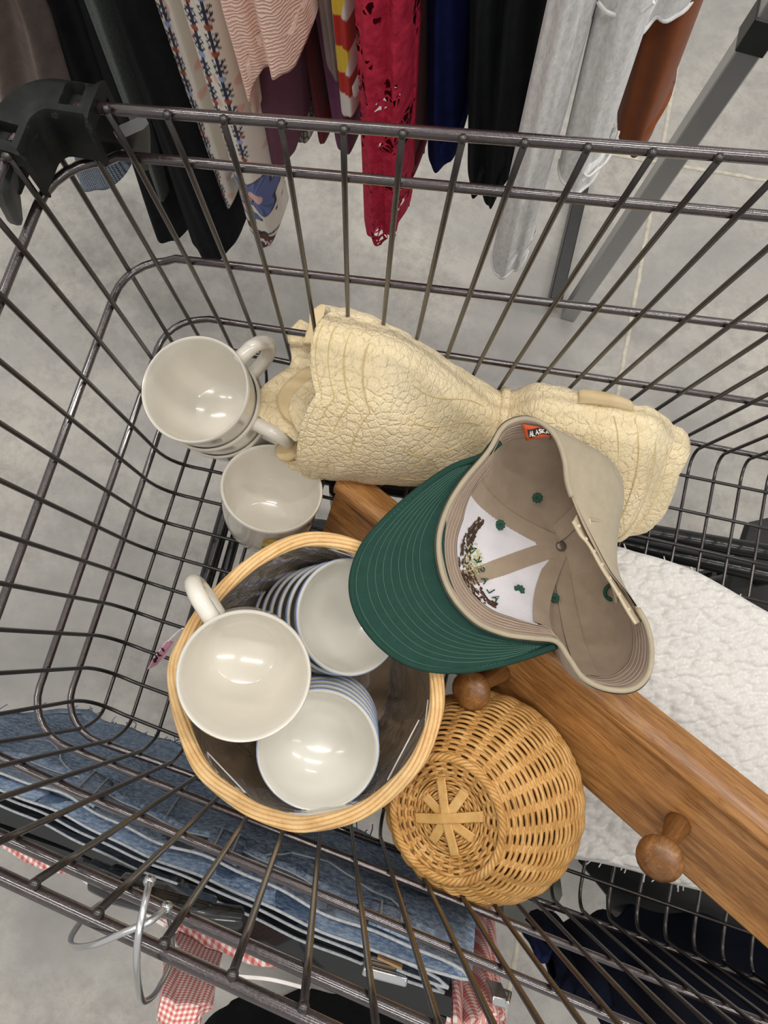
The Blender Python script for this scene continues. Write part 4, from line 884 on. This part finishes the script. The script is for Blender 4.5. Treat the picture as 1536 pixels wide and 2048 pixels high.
# hangers
HP=plain('glossy_black_hanger','#17191a',.18,0,.15,20,0,1,Coat_Weight=.5); SIL=N('silver_rod').set('#c9cbcc',.15,1.0)
def hanger(label,pts,y,rod,hook,w=.5):
    P=[aty(*p,y) for p in pts]; t=thing('clothes_hanger',label,'hanger',P[len(P)//2],'hangers hooked over the near rim')
    fine=spline(np.array(P),10); 
    R=[]
    for p in fine: R.append([p+[0,-.4*w,.3*w],p+[0,.1,.42*w],p+[0,.4*w,.25*w],p+[0,.45*w,-.3*w],p+[0,.1,-.4*w],p+[0,-.4*w,-.3*w]])
    b=MB().grid(R,cv=True); n=6; b.f.append(tuple(range(n))); b.f.append(tuple(range((len(R)-1)*n,len(R)*n))[::-1]); b.mi+=[0,0]; b.build('bar',HP,t,angle=25)
    if rod: MB().tube([aty(*p,y+.2)+[0,0,.1] for p in rod],.12,8).build('metal_rod',SIL,t)
    c=np.array(hook[-1]); b=MB(); b.box((c[0]-1.2,c[1]-.3,c[2]-.35),(c[0]+1.2,c[1]+.3,c[2]+.35)); b.tube([c+[-1.8,0,-.1],c+[-1,.0,.25],c+[1.,0,.25],c+[1.9,0,-.1]],.3,8); b.build('hook_base',HP,t,bevel=.1)
    MB().tube(spline(np.array(hook),10),.047,10).build('hook',N('galvanised_hook').set('#d0d2d3',.22,.9),t,angle=180); hk=t.children[-1]
    MB().ball(hook[0],.085,8).build('hook_tip',SIL,hk); return t
hk1=[at(299,1762,15.3),at(291,1800,15.6),at(277,1870,15.7),at(273,1930,15.5),at(279,1985,14.9),at(290,2003,14.0),at(318,1975,12.6),at(345,1900,11.0),aty(330,1800,-8.9)]
hanger('black hanger holding the denim, its metal hook over the near rim',[(-60,1590),(150,1665),(320,1745),(380,1795),(470,1815),(640,1890),(800,1955),(906,1992)],-9.6,[(-60,1530),(300,1680),(600,1812),(905,1945)],hk1,.95)
hk2=[at(333,1815,15.0),at(300,1842,15.3),at(240,1868,15.3),at(180,1892,15.0),at(142,1890,14.4),at(150,1860,13.5),at(190,1815,12),at(240,1790,10.5),aty(300,1770,-9.8)]
hanger('second black hanger behind the denim one, holding the gingham shirt',[(-60,1640),(150,1712),(330,1790),(500,1870),(700,1950),(890,2040)],-10.3,None,hk2,.35)
b=MB(); 
# metal clip on the hanger
cl=aty(768,1940,-9.2); tcl=thing('hanger_clip','bright metal clip gripping the dark denim on the hanger','clip',cl)
b.box((cl[0]-.55,cl[1]-.1,cl[2]-.35),(cl[0]+.55,cl[1]+.15,cl[2]+.45)); b.build('clip_jaw',SIL,tcl,bevel=.06)
for k in (-.3,0,.3): MB().tube([cl+[-.5,.2,k],cl+[.5,.2,k]],.05,6).build('clip_rib',SIL,tcl)
# gingham shirt
def gingham(name,GF):
  q=N(name); v=q.co()
  sp=q.n('ShaderNodeSeparateXYZ'); q.l(v,sp.inputs[0])
  def chk(sock,f): return q.math('GREATER_THAN',q.math('FRACT',q.math('MULTIPLY',sock,f)),.5)
  s_=q.math('MULTIPLY',q.math('ADD',chk(sp.outputs[0],GF),chk(q.math('ADD',sp.outputs[2],sp.outputs[1]),GF)),.5)
  q.set(q.ramp(s_,[(0,'#e4dcd6'),(.4,'#d59a94'),(.9,'#bd625d')],'CONSTANT'),.92,0,q.bump(q.noise(v,30,4),.5,.003)); return q.m
GIN=gingham('red_gingham',150); GINS=gingham('fine_red_gingham',260)
gs=thing('gingham_shirt','red and white gingham shirt hanging behind the denim outside the near rim','shirt',aty(500,1900,-10.8),GR)
def sheet(name,y0,dep,top,bot,par,mat,nf=3,amp=.15,ylean=0):
    Tp=np.array([aty(*p,y0) for p in top]); H=np.array([aty(*p,y0) for p in bot]); us=np.linspace(0,1,60)
    def along(P): 
        u=np.linspace(0,1,len(P)); return np.stack([np.interp(us,u,P[:,k]) for k in range(3)],1)
    A,B_=along(H),along(Tp); R=[]
    for v in np.linspace(0,1,26):
        p=A*(1-v)+B_*v; p[:,1]+=amp*np.sin(us*nf*2*pi+v*3)+amp*.5*np.sin(us*nf*5*pi)+ylean*(1-v); R.append(p)
    return MB().grid(R).build(name,mat,par,angle=180,solid=dep)
sheet('body',-10.9,.3,[(-60,1655),(150,1738),(260,1800),(430,1880),(600,1945),(740,1982),(860,2030),(1010,2090)],[(-60,1560),(150,1640),(300,1720),(500,1800),(760,1900),(900,1860),(935,1800),(975,1850)],gs,GIN)
sheet('sleeve',-11.3,.5,[(318,2018),(350,2030),(392,2036),(408,2030)],[(330,1895),(352,1880),(400,1905),(440,1925)],gs,GINS,1,.03)
sheet('shirt_front',-9.3,.25,[(905,2050),(940,2060),(985,2040),(1008,2020)],[(905,1905),(925,1830),(958,1790),(985,1850)],gs,GIN,1.5,.14)
WP=plain('white_piping','#e2dcd8',.9); P=spline([aty(*p,-10.4) for p in ((345,1878),(362,1905),(400,1925),(450,1948),(540,1958),(620,1978))],8); MB().tube(P,.05,6).build('white_piping',WP,gs)
MB().tube(spline([aty(*p,-10.5) for p in ((140,1735),(200,1782),(260,1808),(330,1850))],8),.06,6).build('white_piping',WP,gs)
c0=aty(992,1985,-8.9); tg=thing('hanger_clip','small silver clip at the right end of the gingham shirt','clip',c0)
b=MB(); b.box((c0[0]-.2,c0[1]-.1,c0[2]-.4),(c0[0]+.2,c0[1]+.1,c0[2]+.5)); b.tube([c0+[0,0,-.3],c0+[.3,.1,.1],c0+[.1,.1,.7]],.06,6); b.build('clip_body',SIL,tg,bevel=.04)
# navy trousers and black cloth
t=thing('navy_trousers','dark navy cloth hanging outside the near rim under the right side of the trolley','trousers',aty(1250,1930,-9.5),GR)
sheet('cloth',-9.4,.5,[(1115,1952),(1160,1985),(1235,2030),(1400,2130),(1650,2290)],[(1062,1850),(1080,1842),(1130,1842),(1175,1850),(1220,1846),(1280,1800),(1400,1790),(1650,1900)],t,NAVY,2.5,.2)
sheet('lit_fold',-9.1,.2,[(1070,1905),(1095,1920),(1110,1900)],[(1045,1868),(1068,1872),(1100,1868)],t,cloth('navy_lit','#18203f',.2),1,.05)  # fold catching the light, its brightness put into a lighter navy
yb=at(600,1986,zf+.1)[1]
t=thing('black_garment','black cloth reaching the floor below the bottom edge of the near rim','garment',at(600,1986,zf+.05))
sheet('cloth',yb,.6,[(380,2600),(600,2600),(950,2600)],[(405,2075),(455,2020),(520,1996),(600,1986),(680,1992),(740,2008),(850,2030),(960,2080)],t,BLK1,2,.25)
